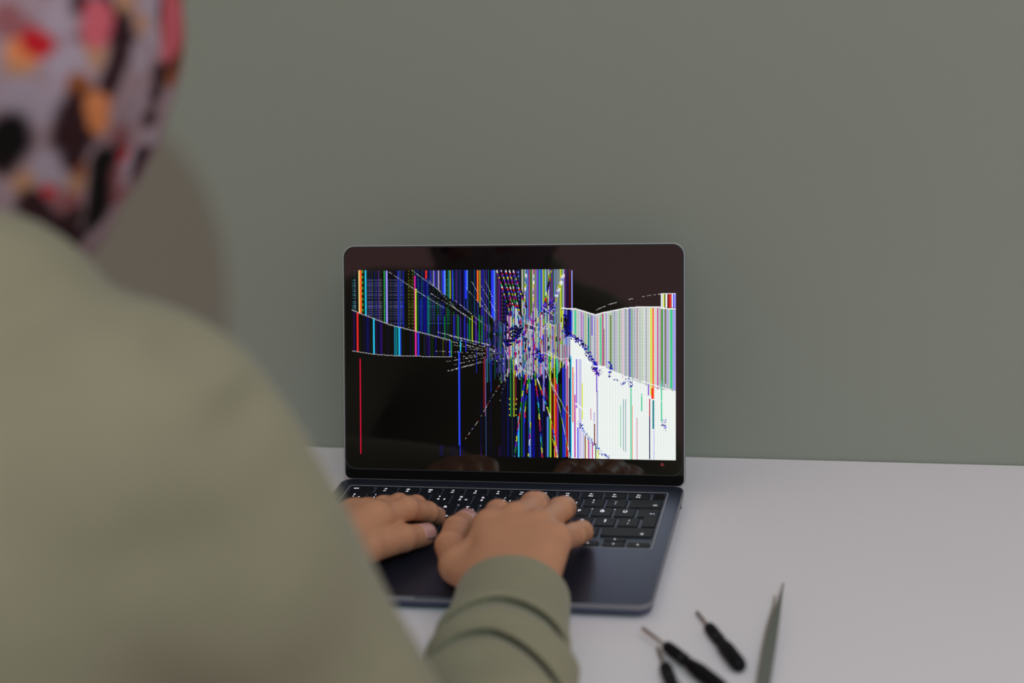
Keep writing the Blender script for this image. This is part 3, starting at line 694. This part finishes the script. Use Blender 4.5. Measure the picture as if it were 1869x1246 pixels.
# the white quarter
TOPW = curve([(1025, 562), (1050, 563), (1064, 567), (1086, 574), (1100, 570), (1120, 566), (1140, 562), (1162, 560), (1205, 560), (1207, 562), (1233, 563)])
WH = (row > TOPW[None, :]) & (colm > ci(1041, 700)) & ~(LOW & (colm < ci(1041, 800)))
BREAK = curve([(1041, 613), (1060, 625), (1070, 642), (1088, 665), (1100, 668), (1150, 690), (1185, 705), (1233, 714)])
UPW = WH & (row < BREAK[None, :]); LOWW = WH & (row >= BREAK[None, :])
img[UPW] = (.86, .90, .86)
stripes(UPW, ci(1041), ci(1235), 'w w w w w w w w w w l w w a w', 0.9, 71, 2, (0.8, 1.0))
r7 = np.random.RandomState(72)
for i in range(int(ci(1041)), GW):
    u = r7.rand()
    if u < 0.30: img[:, i][UPW[:, i]] = np.array((.80, .92, .78)) * r7.uniform(.8, 1)
    elif u < 0.42: img[:, i][UPW[:, i]] = np.array((.75, .72, .92))
    elif u < 0.47: img[:, i][UPW[:, i]] = np.array(C[['m', 'g', 'o', 'e', 'y', 'p'][r7.randint(6)]]) * .9
sel = UPW & (row % 3 == 0); img[sel] *= 0.88
sel = UPW & (colm % 4 == 0) & (row % 3 != 1); img[sel] *= 0.72
img[LOWW] = (.95, .97, .96)
sel = LOWW & (row % 4 == 0); img[sel] *= 0.97
sel = LOWW & (colm % 5 == 0) & (row % 4 != 2); img[sel] *= 0.945
def wl(px, y0, y1, w_, c_, g_=1.0): vline(px, y0, y1, w_, c_, g_)
for a in ((1027, 566, 600, 2, 'y'), (1036, 566, 610, 3, 'n'), (1041, 566, 612, 4, 'd'), (1044, 566, 605, 2, 's'), (1049, 566, 610, 3, 'e'), (1061, 570, 622, 1, 'm'), (1064, 574, 620, 1, 'p'), (1075, 580, 640, 2, 't'), (1081, 576, 612, 2, 'p'), (1090, 580, 665, 1, 'o'), (1096, 580, 665, 2, 'e'), (1100, 572, 668, 2, 'm'), (1102, 600, 668, 1, 'dr'), (1115, 575, 668, 2, 'ol'), (1136, 565, 690, 1, 'pk'), (1188, 562, 722, 3, 'y'), (1191.5, 562, 728, 3, 'o'), (1200, 562, 710, 2, 'm'), (1205, 562, 700, 1, 'pk'), (1207.5, 562, 700, 3, 'g'), (1215, 562, 700, 2, 'ol'), (1219, 565, 700, 1, 'l'), (1225, 562, 708, 4, 'e'), (1229, 562, 712, 2, 'l'), (1231, 562, 712, 2, 'l')): wl(*a)
for a in ((1053, 655, 745, 2, 'p'), (1057, 655, 835, 1, 'p'), (1060, 655, 835, 1, 'p'), (1063, 700, 765, 2, 'y'), (1050, 720, 835, 2, 'm'), (1048, 680, 835, 1, 'l'), (1045, 670, 770, 2, 'o'), (1043, 650, 835, 2, 'c'), (1055, 780, 836, 2, 'b'), (1064, 790, 836, 1, 'p'), (1068, 795, 836, 2, 'dr'), (1070, 800, 836, 1, 'y'), (1074, 800, 837, 2, 'm'), (1076, 805, 837, 1, 'b'), (1081, 808, 837, 2, 'm'), (1078.5, 745, 766, 1, 'm'), (1084, 752, 770, 1, 'p'), (1085, 773, 812, 2, 'dr'), (1089, 660, 715, 2, 'p'), (1090.5, 712, 818, 2, 'c'), (1089, 712, 815, 1, 'm'), (1087, 810, 837, 2, 'ol'), (1091, 820, 838, 2, 'y'), (1132, 740, 816, 1, 'e'), (1137.5, 728, 822, 1, 't'), (1141, 728, 824, 1, 't'), (1151.5, 705, 838, 2, 'e'), (1154, 740, 838, 1, 'o'), (1162, 762, 838, 1, 'm'), (1171, 718, 750, 2, 'e'), (1184, 700, 722, 2, 'p'), (1186, 728, 838, 2, 'n'), (1185, 728, 760, 1, 'r'), (1191.5, 730, 783, 3, 't'), (1193, 785, 838, 1, 'l'), (1207, 695, 770, 2, 'e'), (1190, 708, 728, 3, 'r')): wl(*a)
blotch([(1040, 612), (1058, 622), (1066, 634), (1074, 648), (1082, 658), (1086, 670), (1090, 682)], 5, 'b d n b p n', 230, 15, 1, 3)
blotch([(1030, 598), (1040, 612)], 6, 'd n k b', 60, 16, 1, 4)
blotch([(1082, 670), (1092, 680)], 6, 'b d p m', 45, 17, 1, 3)
blotch([(1112, 660), (1114, 672), (1111, 687)], 2.2, 'b d b n', 40, 18, 1, 3)
blotch([(1122, 690), (1137, 702), (1142, 690)], 3, 'b d l', 26, 19, 1, 2)
blotch([(1148, 688), (1152, 705)], 4, 'b d l b', 36, 20, 1, 2)
blotch([(1053, 768), (1062, 780), (1072, 795), (1084, 812), (1098, 826), (1114, 837)], 3.2, 's b d s', 120, 21, 1, 2)
blotch([(1208, 770), (1214, 780), (1212, 762)], 3, 'b l d', 34, 22, 1, 2)
dline([(1055, 650), (1085, 668), (1105, 668)], 'w', 2, 1, None, (1, 1), 150); dline([(1105, 672), (1150, 688), (1233, 714)], 'w', 2, 0.8, None, (.95, 1), 151)
dline([(1150, 715), (1190, 728), (1233, 735)], 'w', 1, 0.9, None, (1, 1), 152); dline([(1050, 735), (1070, 752)], 'w', 2, 1, None, (1, 1), 153)
for i in range(int(ci(1025, 563)), GW):
    j = int(TOPW[i]); img[j:j + 2, i] = .95
# the small box in the upper right corner and its dotted arc
jb0, jb1 = int(rj(1220, 535.5)), int(rj(1220, 561.5))
for a, b, c_ in ((1206.5, 1211, 'w'), (1208, 1209, 'a'), (1211, 1213, 'y'), (1213, 1214.5, 'dg'), (1214.5, 1217.5, 'w'), (1217.5, 1223, 'dr'), (1221.5, 1225.5, 'r'), (1222.5, 1223.5, 'dr'), (1226, 1228.5, 'w'), (1228.5, 1230, 'b'), (1230, 1233.5, 'l')):
    img[jb0:jb1, int(round(ci(a, 548))):int(round(ci(b, 548)))] = C[c_]
img[jb0:jb0 + 1, int(ci(1207, 548)):] = .95
dline([(1084, 567), (1110, 555), (1150, 545), (1180, 539), (1207, 536)], 'w', 1, 0.62, None, (.5, .9), 160, 1, 4)
img = np.clip(img, 0, 1)
# thin dark raster lines of the panel itself
linimg = np.where(img <= 0.04045, img / 12.92, ((img + 0.055) / 1.055) ** 2.4)
q = np.round(linimg * 63) / 63
V, F, FC = [], [], []
for i in range(GW):
    colq = q[:, i]; ch = np.flatnonzero(np.any(colq[1:] != colq[:-1], axis=1)) + 1
    for a, b in zip(np.r_[0, ch], np.r_[ch, GH]):
        if colq[a].max() < 0.004: continue
        n = len(V); x0 = X0 + i * CELL; h1 = H0 - a * CELL; h0 = H0 - b * CELL
        V += [(x0, h0, 0.16), (x0 + CELL, h0, 0.16), (x0 + CELL, h1, 0.16), (x0, h1, 0.16)]; F.append((n, n + 1, n + 2, n + 3)); FC.append(colq[a])
Va = np.array(V, np.float32); pts = (LO + Va[:, :1] * LU + Va[:, 1:2] * LV + Va[:, 2:3] * LN + np.array((0, 0, ZOFF))) / 1000 - np.array(world_loc(lid))
me = bpy.data.meshes.new('display_picture'); me.vertices.add(len(pts)); me.vertices.foreach_set('co', pts.astype(np.float32).ravel())
me.loops.add(4 * len(F)); me.loops.foreach_set('vertex_index', np.arange(4 * len(F), dtype=np.int32))
me.polygons.add(len(F)); me.polygons.foreach_set('loop_start', np.arange(0, 4 * len(F), 4, dtype=np.int32)); me.update(calc_edges=True)
at = me.color_attributes.new('picture', 'FLOAT_COLOR', 'CORNER')
at.data.foreach_set('color', np.repeat(np.c_[np.array(FC, np.float32), np.ones(len(F), np.float32)], 4, axis=0).ravel())
M_PIC = bpy.data.materials.new('lit_display'); M_PIC.use_nodes = True; nt = M_PIC.node_tree; b_ = nt.nodes['Principled BSDF']
ca = nt.nodes.new('ShaderNodeAttribute'); ca.attribute_name = 'picture'
b_.inputs['Base Color'].default_value = (0.002, 0.002, 0.003, 1); b_.inputs['Roughness'].default_value = 0.03; b_.inputs['IOR'].default_value = 1.85
b_.inputs['Emission Strength'].default_value = 0.97; nt.links.new(ca.outputs['Color'], b_.inputs['Emission Color'])
link('display_picture', me, M_PIC, lid, None, False, 'lit picture broken into coloured stripes around a crack')
# the little red sticker mark under the picture
SX, SH_ = 132.4, 21.6
parts = [([(SX - 1.0, SH_ + 1.6, .14), (SX + 1.4, SH_ + 1.0, .14), (SX + 1.4, SH_ + 0.4, .14), (SX - 1.0, SH_ + 0.9, .14)], [(0, 1, 2, 3)]),
         ([(SX - 1.6, SH_ - 0.2, .14), (SX + 1.7, SH_ - 0.2, .14), (SX + 1.7, SH_ - 0.8, .14), (SX - 1.6, SH_ - 0.8, .14)], [(0, 1, 2, 3)]),
         ([(SX + 0.2, SH_ + 1.2, .14), (SX + 0.9, SH_ + 1.2, .14), (SX - 0.6, SH_ - 1.0, .14), (SX - 1.2, SH_ - 0.6, .14)], [(0, 1, 2, 3)])]
v, f = join(parts); obj('red_mark', lidv(v), f, M_RED, lid)
# ---------------------------------------------------------------- tools on the desk
DZ = -12.0
def screwdriver(tip, end, zt, ze, rh, label, shaft):
    a = np.array((*tip, zt), float); b = np.array((*end, ze), float); d = (b - a) / np.linalg.norm(b - a); Ln = np.linalg.norm(b - a)
    r = root('screwdriver', ((a + b) / 2 * (1, 1, 0) + (0, 0, DZ)), label, 'screwdriver', 'precision screwdrivers on the desk')
    obj('shaft', *lathe(a, b, [(0, 0.5), (1.2, 1.1), (4, 1.35), (shaft + 6, 1.35)], 12), M_STEEL, r, True)
    h = Ln - shaft
    prof = [(shaft, rh * .50), (shaft + 1.5, rh * .72), (shaft + h * .12, rh * .80), (shaft + h * .26, rh * .80), (shaft + h * .36, rh * .66), (shaft + h * .46, rh * .82), (shaft + h * .58, rh), (shaft + h * .9, rh), (shaft + h * .97, rh * .85), (Ln, rh * .45)]
    obj('handle', *lathe(a, b, prof, 18), M_HANDLE, r, True)
    obj('grip_groove', *lathe(a, b, [(shaft + h * .30, rh * .80), (shaft + h * .31, rh * .83), (shaft + h * .33, rh * .83), (shaft + h * .34, rh * .72)], 18), M_RUBBER, r, True)
screwdriver((183.0, -203), (222.5, -287), DZ + 2.2, DZ + 5.6, 5.6, 'small black screwdriver lying alone between the laptop and the tweezers', 27)
screwdriver((148.2, -240.5), (214.5, -319), DZ + 7.5, DZ + 5.8, 5.6, 'black screwdriver with its tip nearest the laptop corner, lying against another', 31)
screwdriver((161.5, -258), (188, -342), DZ + 2.2, DZ + 5.8, 5.6, 'black screwdriver mostly cut off by the photo edge, half under its neighbour', 29)

tw = root('tweezers', (240, -232, DZ), 'pointed grey steel tweezers lying on the desk right of the screwdrivers', 'tweezers')
def arm(p0, pts, t, m, name):
    """blade along -y from the tip: pts (distance, half width, height of the underside)"""
    V, F = [], []
    for s, hw, z, xo in pts:
        x, y = p0[0] + xo, p0[1] - s
        V += [(x - hw, y, DZ + z), (x + hw, y, DZ + z), (x + hw, y, DZ + z + t), (x - hw, y, DZ + z + t)]
    n = len(pts)
    for i in range(n - 1):
        a, b = 4 * i, 4 * i + 4
        F += [(a + k, a + (k + 1) % 4, b + (k + 1) % 4, b + k) for k in range(4)]
    F += [(3, 2, 1, 0), (4 * n - 4, 4 * n - 3, 4 * n - 2, 4 * n - 1)]
    bevel(obj(name, V, F, m, tw), 0.4)
arm((244.0, -168), [(0, 0.65, 9.0, 0), (14, 0.85, 9.4, -.1), (26, 1.3, 9.8, -.5), (52, 2.9, 10.0, -1.9), (85, 4.0, 9.0, -3.2), (120, 4.4, 6.4, -4.4), (145, 4.3, 3.6, -5.0)], 1.3, M_TWEEZER, 'upper_arm')
arm((237.8, -172), [(0, 0.7, 0.1, 0), (14, 0.9, 0.2, 0.2), (26, 1.9, 0.3, 0.4), (50, 3.4, 0.4, 0), (85, 4.0, 0.8, -.2), (120, 4.3, 1.4, -.2), (145, 4.3, 2.0, -.2)], 1.3, M_TWEEZER_LIT, 'lower_arm')
v, f = box(233.5, 242.5, -322, -309, DZ + 1.6, DZ + 5.2); bevel(obj('joint', v, f, M_TWEEZER, tw), 1)
# ---------------------------------------------------------------- the person
person = root('person', (-180, -640, FLOOR_Z), 'person in a sage sweatshirt and floral headscarf, seen from behind, typing on the laptop', 'person')

def sdf_raw(fn, lo, hi, vox):
    P_ = box_grid(lo, hi, vox)
    d = np.empty(P_.shape[:3], np.float32)
    for i in range(0, P_.shape[0], 24): d[i:i + 24] = fn(P_[i:i + 24])
    g = openvdb.FloatGrid(1e3); g.copyFromArray(np.ascontiguousarray(d))
    pts, tris, quads = g.convertToPolygons(0.0, 0.0) if hasattr(g, 'convertToPolygons') else (*g.convertToQuads(0.0)[:1], np.zeros((0, 3), int), g.convertToQuads(0.0)[1])
    return pts * vox + np.array(lo), tris, quads

def sdf_mesh(name, blocks, material, parent, label=None):
    base = np.array(world_loc(parent)); co, faces, n = [], [], 0
    for fn, lo, hi, vox in blocks:
        p, t, qd = sdf_raw(fn, lo, hi, vox)
        co.append((p + (0, 0, ZOFF)) / 1000 - base); faces += [tuple(int(a) + n for a in q_[::-1]) for q_ in t] + [tuple(int(a) + n for a in q_[::-1]) for q_ in qd]; n += len(p)
    me = bpy.data.meshes.new(name); me.from_pydata(np.concatenate(co).tolist(), [], faces); me.update()
    bm = bmesh.new(); bm.from_mesh(me); bmesh.ops.recalc_face_normals(bm, faces=bm.faces); bm.to_mesh(me); bm.free()
    return link(name, me, material, parent, None, True, label)

def clip_above(fn, plane_pt, plane_n):
    pp, pn = np.array(plane_pt, np.float32), np.array(plane_n, np.float32)
    return lambda P: np.maximum(fn(P), (P - pp) @ pn)

def core_sdf(P):            # trunk, neck, head and upper limbs, inside the clothes
    d = ell(P, (-178, -612, 60), (140, 98, 300), -0.42, 0.10)
    d = smin(d, seg(P, (-158, -545, 330), (-152, -505, 420), 50, 48), 20)
    d = smin(d, seg(P, (-50, -598, 262), (-285, -512, 262), 52, 52), 40)
    d = smin(d, chain(P, [(*R_SHOULDER, 46), (*R_ELBOW, 36)], 4), 12)
    d = smin(d, chain(P, [(*L_SHOULDER, 46), (*L_ELBOW, 36)], 4), 12)
    d = smin(d, seg(P, R_ELBOW, (66, -310, 24), 34, 25), 8); d = smin(d, seg(P, L_ELBOW, (-160, -265, 38), 36, 26), 8)
    return smin(d, head_sdf(P), 12)
body = sdf_mesh('body', [
    (core_sdf, (-390, -760, -270), (160, -220, 640), 6.0),
    (lambda P: hand_sdf(P, R_HAND, R_WRIST, (70, -345, 24), (0.95, 0.25, 0)), (-40, -355, -4), (125, -50, 85), 1.5),
    (lambda P: hand_sdf(P, L_HAND, L_WRIST, (-190, -285, 42), (-0.85, 0.4, 0)), (-205, -320, -2), (-15, -55, 85), 1.5)], M_SKIN, person)
near = lambda P: np.minimum(P[..., 0] + 60, P[..., 1] + 432)
shirt = sdf_mesh('sweatshirt', [(lambda P: np.maximum(shirt_sdf(P), near(P)), (-430, -790, -290), (180, -230, 430), 3.5),
    (lambda P: np.maximum(shirt_sdf(P), -near(P)), (-40, -436, -20), (160, -250, 90), 1.5)], M_SHIRT, person)

def trouser_sdf(P):
    d = seg(P, (-235, -600, -262), (-80, -650, -262), 105, 105)
    for s, (kx, ky) in ((0, (-230, -190)), (1, (20, -300))):
        hx_, hy_ = ((-230, -600), (-90, -645))[s]
        d = smin(d, chain(P, [(hx_, hy_, -262, 88), (kx, ky, -255, 62), (kx + 10, ky - 25, -640, 48)], 15), 30)
    return np.maximum(d, -(P[..., 2] + 645))
sdf_mesh('trousers', [(trouser_sdf, (-380, -790, -650), (130, -110, -120), 8.0)], M_PANTS, person)
for kx, ky in ((-230, -190), (20, -300)):
    sdf_mesh('shoe', [(lambda P, kx=kx, ky=ky: np.maximum(smin(seg(P, (kx + 10, ky - 40, -705), (kx + 25, ky + 120, -722), 46, 38), seg(P, (kx + 10, ky - 25, -640), (kx + 10, ky - 30, -690), 46, 48), 20), -(P[..., 2] + ZOFF - 1)), (kx - 60, ky - 110, -755), (kx + 90, ky + 180, -590), 6.0)], M_SHOE, person)

# fingernails
def nail(H, nm, up, k=1.0):
    a, b = np.array(H[nm][2][:3], float), np.array(H[nm][3][:3], float); r = H[nm][3][3]
    d = (b - a) / np.linalg.norm(b - a); u = np.array(up, float); u -= d * (u @ d); u /= np.linalg.norm(u); s = np.cross(d, u)
    c = b - d * r * 0.05 + u * r * 0.50; V, F = [], []
    nu, nv = 7, 9
    for i in range(nu):
        for j in range(nv):
            t = -1 + 2 * i / (nu - 1); w = -1 + 2 * j / (nv - 1)
            wid = r * 0.74 * k * (1 - 0.25 * max(0, t) ** 2); an = w * 0.95
            V.append(tuple(b - d * r * 0.15 + d * t * r * 0.85 * k + (u * math.cos(an) + s * math.sin(an)) * (r * 1.03 - 0.10 * r * max(0, t) ** 2) * (1 if abs(w) < 1 else 0.97)))
    F = [(i * nv + j, (i + 1) * nv + j, (i + 1) * nv + j + 1, i * nv + j + 1) for i in range(nu - 1) for j in range(nv - 1)]
    o = obj('fingernail', V, F, M_NAIL, person, True)
    md = o.modifiers.new('thick', 'SOLIDIFY'); md.thickness = 0.0006; md.offset = 0
for nm in ('index', 'middle', 'ring', 'pinky'):
    nail(R_HAND, nm, (0, 0.25, 1)); nail(L_HAND, nm, (0, 0.25, 1))
nail(R_HAND, 'thumb', (0.55, -0.35, 0.8)); nail(L_HAND, 'thumb', (0.62, -0.30, 0.75))

# the headscarf and its printed flowers
M_SCARF = bpy.data.materials.new('floral_scarf_cloth'); M_SCARF.use_nodes = True
nt = M_SCARF.node_tree; pb = nt.nodes['Principled BSDF']; pb.inputs['Roughness'].default_value = 0.85; pb.inputs['Specular IOR Level'].default_value = 0.2
tc = nt.nodes.new('ShaderNodeTexCoord'); nz = nt.nodes.new('ShaderNodeTexNoise'); nz.inputs['Scale'].default_value = 26; nz.inputs['Detail'].default_value = 3
nt.links.new(tc.outputs['Object'], nz.inputs['Vector'])
wob = nt.nodes.new('ShaderNodeVectorMath'); wob.operation = 'MULTIPLY_ADD'; wob.inputs[1].default_value = (0.024,) * 3
off = nt.nodes.new('ShaderNodeVectorMath'); off.operation = 'ADD'
nt.links.new(nz.outputs['Color'], wob.inputs[0]); nt.links.new(tc.outputs['Object'], wob.inputs[2])
nt.links.new(wob.outputs[0], off.inputs[0]); off.inputs[1].default_value = (-0.012,) * 3
vo = nt.nodes.new('ShaderNodeTexVoronoi'); vo.inputs['Scale'].default_value = 38; nt.links.new(off.outputs[0], vo.inputs['Vector'])
sep = nt.nodes.new('ShaderNodeSeparateColor'); nt.links.new(vo.outputs['Color'], sep.inputs[0])
rmp = nt.nodes.new('ShaderNodeValToRGB'); rmp.color_ramp.interpolation = 'CONSTANT'; e = rmp.color_ramp.elements
SC = dict(base=lin((166, 140, 150)), dark=lin((50, 24, 30)), black=lin((14, 8, 10)), red=lin((196, 28, 40)), pink=lin((206, 96, 110)), orange=lin((226, 138, 88)), tan=lin((184, 136, 108)), rust=lin((150, 84, 48)), lilac=lin((174, 156, 172)), rose=lin((150, 90, 96)))
e[0].color = (*SC['base'], 1); e[1].position = 0.66; e[1].color = (*SC['dark'], 1)
for pos, c_ in ((0.78, 'lilac'), (0.86, 'rose'), (0.92, 'tan'), (0.97, 'rust')):
    k_ = e.new(pos); k_.color = (*SC[c_], 1)
nt.links.new(sep.outputs[0], rmp.inputs[0])
cur = rmp.outputs['Color']
nz2 = nt.nodes.new('ShaderNodeTexNoise'); nz2.inputs['Scale'].default_value = 30; nz2.inputs['Detail'].default_value = 2; nt.links.new(tc.outputs['Object'], nz2.inputs['Vector'])
wob2 = nt.nodes.new('ShaderNodeVectorMath'); wob2.operation = 'MULTIPLY_ADD'; wob2.inputs[1].default_value = (0.014,) * 3; off2 = nt.nodes.new('ShaderNodeVectorMath'); off2.operation = 'ADD'
nt.links.new(nz2.outputs['Color'], wob2.inputs[0]); nt.links.new(tc.outputs['Object'], wob2.inputs[2]); nt.links.new(wob2.outputs[0], off2.inputs[0]); off2.inputs[1].default_value = (-0.007,) * 3
SPOTS = [(-67, -556, 456, 7.9, 'lilac'), (-66, -556, 480, 7.8, 'lilac'), (-52, -517, 438, 6.1, 'base'), (-49, -512, 451, 5.5, 'lilac'), (-56, -512, 427, 5.6, 'lilac'), (-77, -565, 437, 7.9, 'lilac'), (-84, -561, 418, 8.5, 'base'), (-82, -556, 409, 7.0, 'lilac'), (-61, -549, 479, 4.2, 'base'), (-86, -575, 445, 6.7, 'lilac'), (-45, -501, 475, 3.9, 'lilac'), (-59, -490, 408, 4.0, 'lilac'), (-63, -509, 408, 2.5, 'rose'), (-71, -514, 393, 5.1, 'rose'), (-74, -507, 381, 4.6, 'rose'), (-81, -575, 480, 6.6, 'rose'), (-61, -521, 417, 5.0, 'rose'), (-83, -544, 386, 6.0, 'rose'), (-56, -536, 437, 3.2, 'rose'), (-81, -575, 458, 4.1, 'tan'), (-57, -544, 463, 5.3, 'tan'), (-58, -544, 457, 4.0, 'tan'), (-96, -564, 401, 5.9, 'tan'), (-76, -543, 397, 4.4, 'tan'), (-49, -520, 480, 5.4, 'tan'), (-46, -509, 467, 3.8, 'tan'), (-65, -552, 444, 4.8, 'rust'), (-62, -547, 441, 4.0, 'rust'), (-73, -543, 404, 3.3, 'rust'), (-50, -525, 468, 5.9, 'dark'), (-50, -528, 458, 5.9, 'dark'), (-54, -535, 445, 4.8, 'dark'), (-52, -532, 451, 4.3, 'dark'), (-48, -474, 446, 4.6, 'dark'), (-48, -493, 440, 5.4, 'dark'), (-51, -495, 431, 4.5, 'dark'), (-56, -496, 419, 3.4, 'dark'), (-68, -552, 432, 6.9, 'dark'), (-68, -547, 423, 7.0, 'dark'), (-72, -553, 423, 5.9, 'dark'), (-98, -574, 415, 5.8, 'dark'), (-64, -493, 398, 4.0, 'dark'), (-68, -495, 391, 3.5, 'dark'), (-93, -546, 374, 5.5, 'dark'), (-93, -533, 361, 5.6, 'dark'), (-97, -559, 388, 6.5, 'dark'), (-93, -540, 367, 6.7, 'dark'), (-90, -528, 362, 5.7, 'dark'), (-94, -553, 381, 4.9, 'dark'), (-59, -545, 484, 4.7, 'dark'), (-84, -536, 376, 4.5, 'dark'), (-72, -548, 411, 4.3, 'dark'), (-69, -528, 406, 5.5, 'black'), (-73, -524, 397, 6.1, 'black'), (-78, -520, 387, 6.2, 'black'), (-83, -517, 378, 6.2, 'black'), (-87, -515, 370, 5.1, 'black'), (-94, -575, 429, 7.3, 'black'), (-94, -572, 422, 7.4, 'black'), (-78, -573, 465, 5.1, 'orange'), (-60, -541, 434, 5.4, 'orange'), (-63, -538, 425, 4.9, 'orange'), (-55, -539, 477, 6.4, 'pink'), (-57, -543, 470, 5.8, 'pink'), (-45, -479, 473, 5.7, 'pink'), (-46, -481, 463, 5.7, 'pink'), (-46, -485, 452, 5.7, 'pink'), (-46, -472, 467, 5.7, 'pink'), (-47, -475, 455, 5.7, 'pink'), (-46, -466, 470, 5.7, 'pink'), (-46, -468, 459, 5.8, 'pink'), (-74, -567, 470, 5.2, 'red'), (-65, -510, 403, 2.8, 'red'), (-88, -553, 394, 3.3, 'red')]  #SPOTS#
PO = world_loc(person)
for (x, y, z, r, c_) in SPOTS:
    dn = nt.nodes.new('ShaderNodeVectorMath'); dn.operation = 'DISTANCE'; dn.inputs[1].default_value = W((x, y, z)) - PO
    nt.links.new(off2.outputs[0], dn.inputs[0])
    mr = nt.nodes.new('ShaderNodeMapRange'); mr.inputs['From Min'].default_value = r / 1000 * (2.1 if c_ in ('dark', 'black') else 1.75); mr.inputs['From Max'].default_value = r / 1000 * 1.15
    nt.links.new(dn.outputs['Value'], mr.inputs['Value'])
    mx = nt.nodes.new('ShaderNodeMix'); mx.data_type = 'RGBA'; nt.links.new(mr.outputs[0], mx.inputs['Factor']); nt.links.new(cur, mx.inputs['A']); mx.inputs['B'].default_value = (*SC[c_], 1)
    cur = mx.outputs['Result']
nt.links.new(cur, pb.inputs['Base Color'])
sdf_mesh('headscarf', [(scarf_sdf, (-300, -650, 310), (0, -330, 640), 4.0)], M_SCARF, person, 'headscarf printed with pink, orange and dark flowers')

# stool under the person
stool = root('stool', (-160, -640, FLOOR_Z), 'plain grey round stool under the seated person', 'stool')
obj('seat', *lathe((-160, -640, -410), (-160, -640, -372), [(0, 150), (4, 160), (26, 162), (32, 150)], 32), M_STOOL, stool, True)
for a in range(4):
    t = math.radians(45 + 90 * a); c, s = math.cos(t), math.sin(t)
    obj('leg', *lathe((-160 + 170 * c, -640 + 170 * s, FLOOR_Z), (-160 + 110 * c, -640 + 110 * s, -405), [(0, 13), (347, 14)], 12), M_STOOL, stool, True)
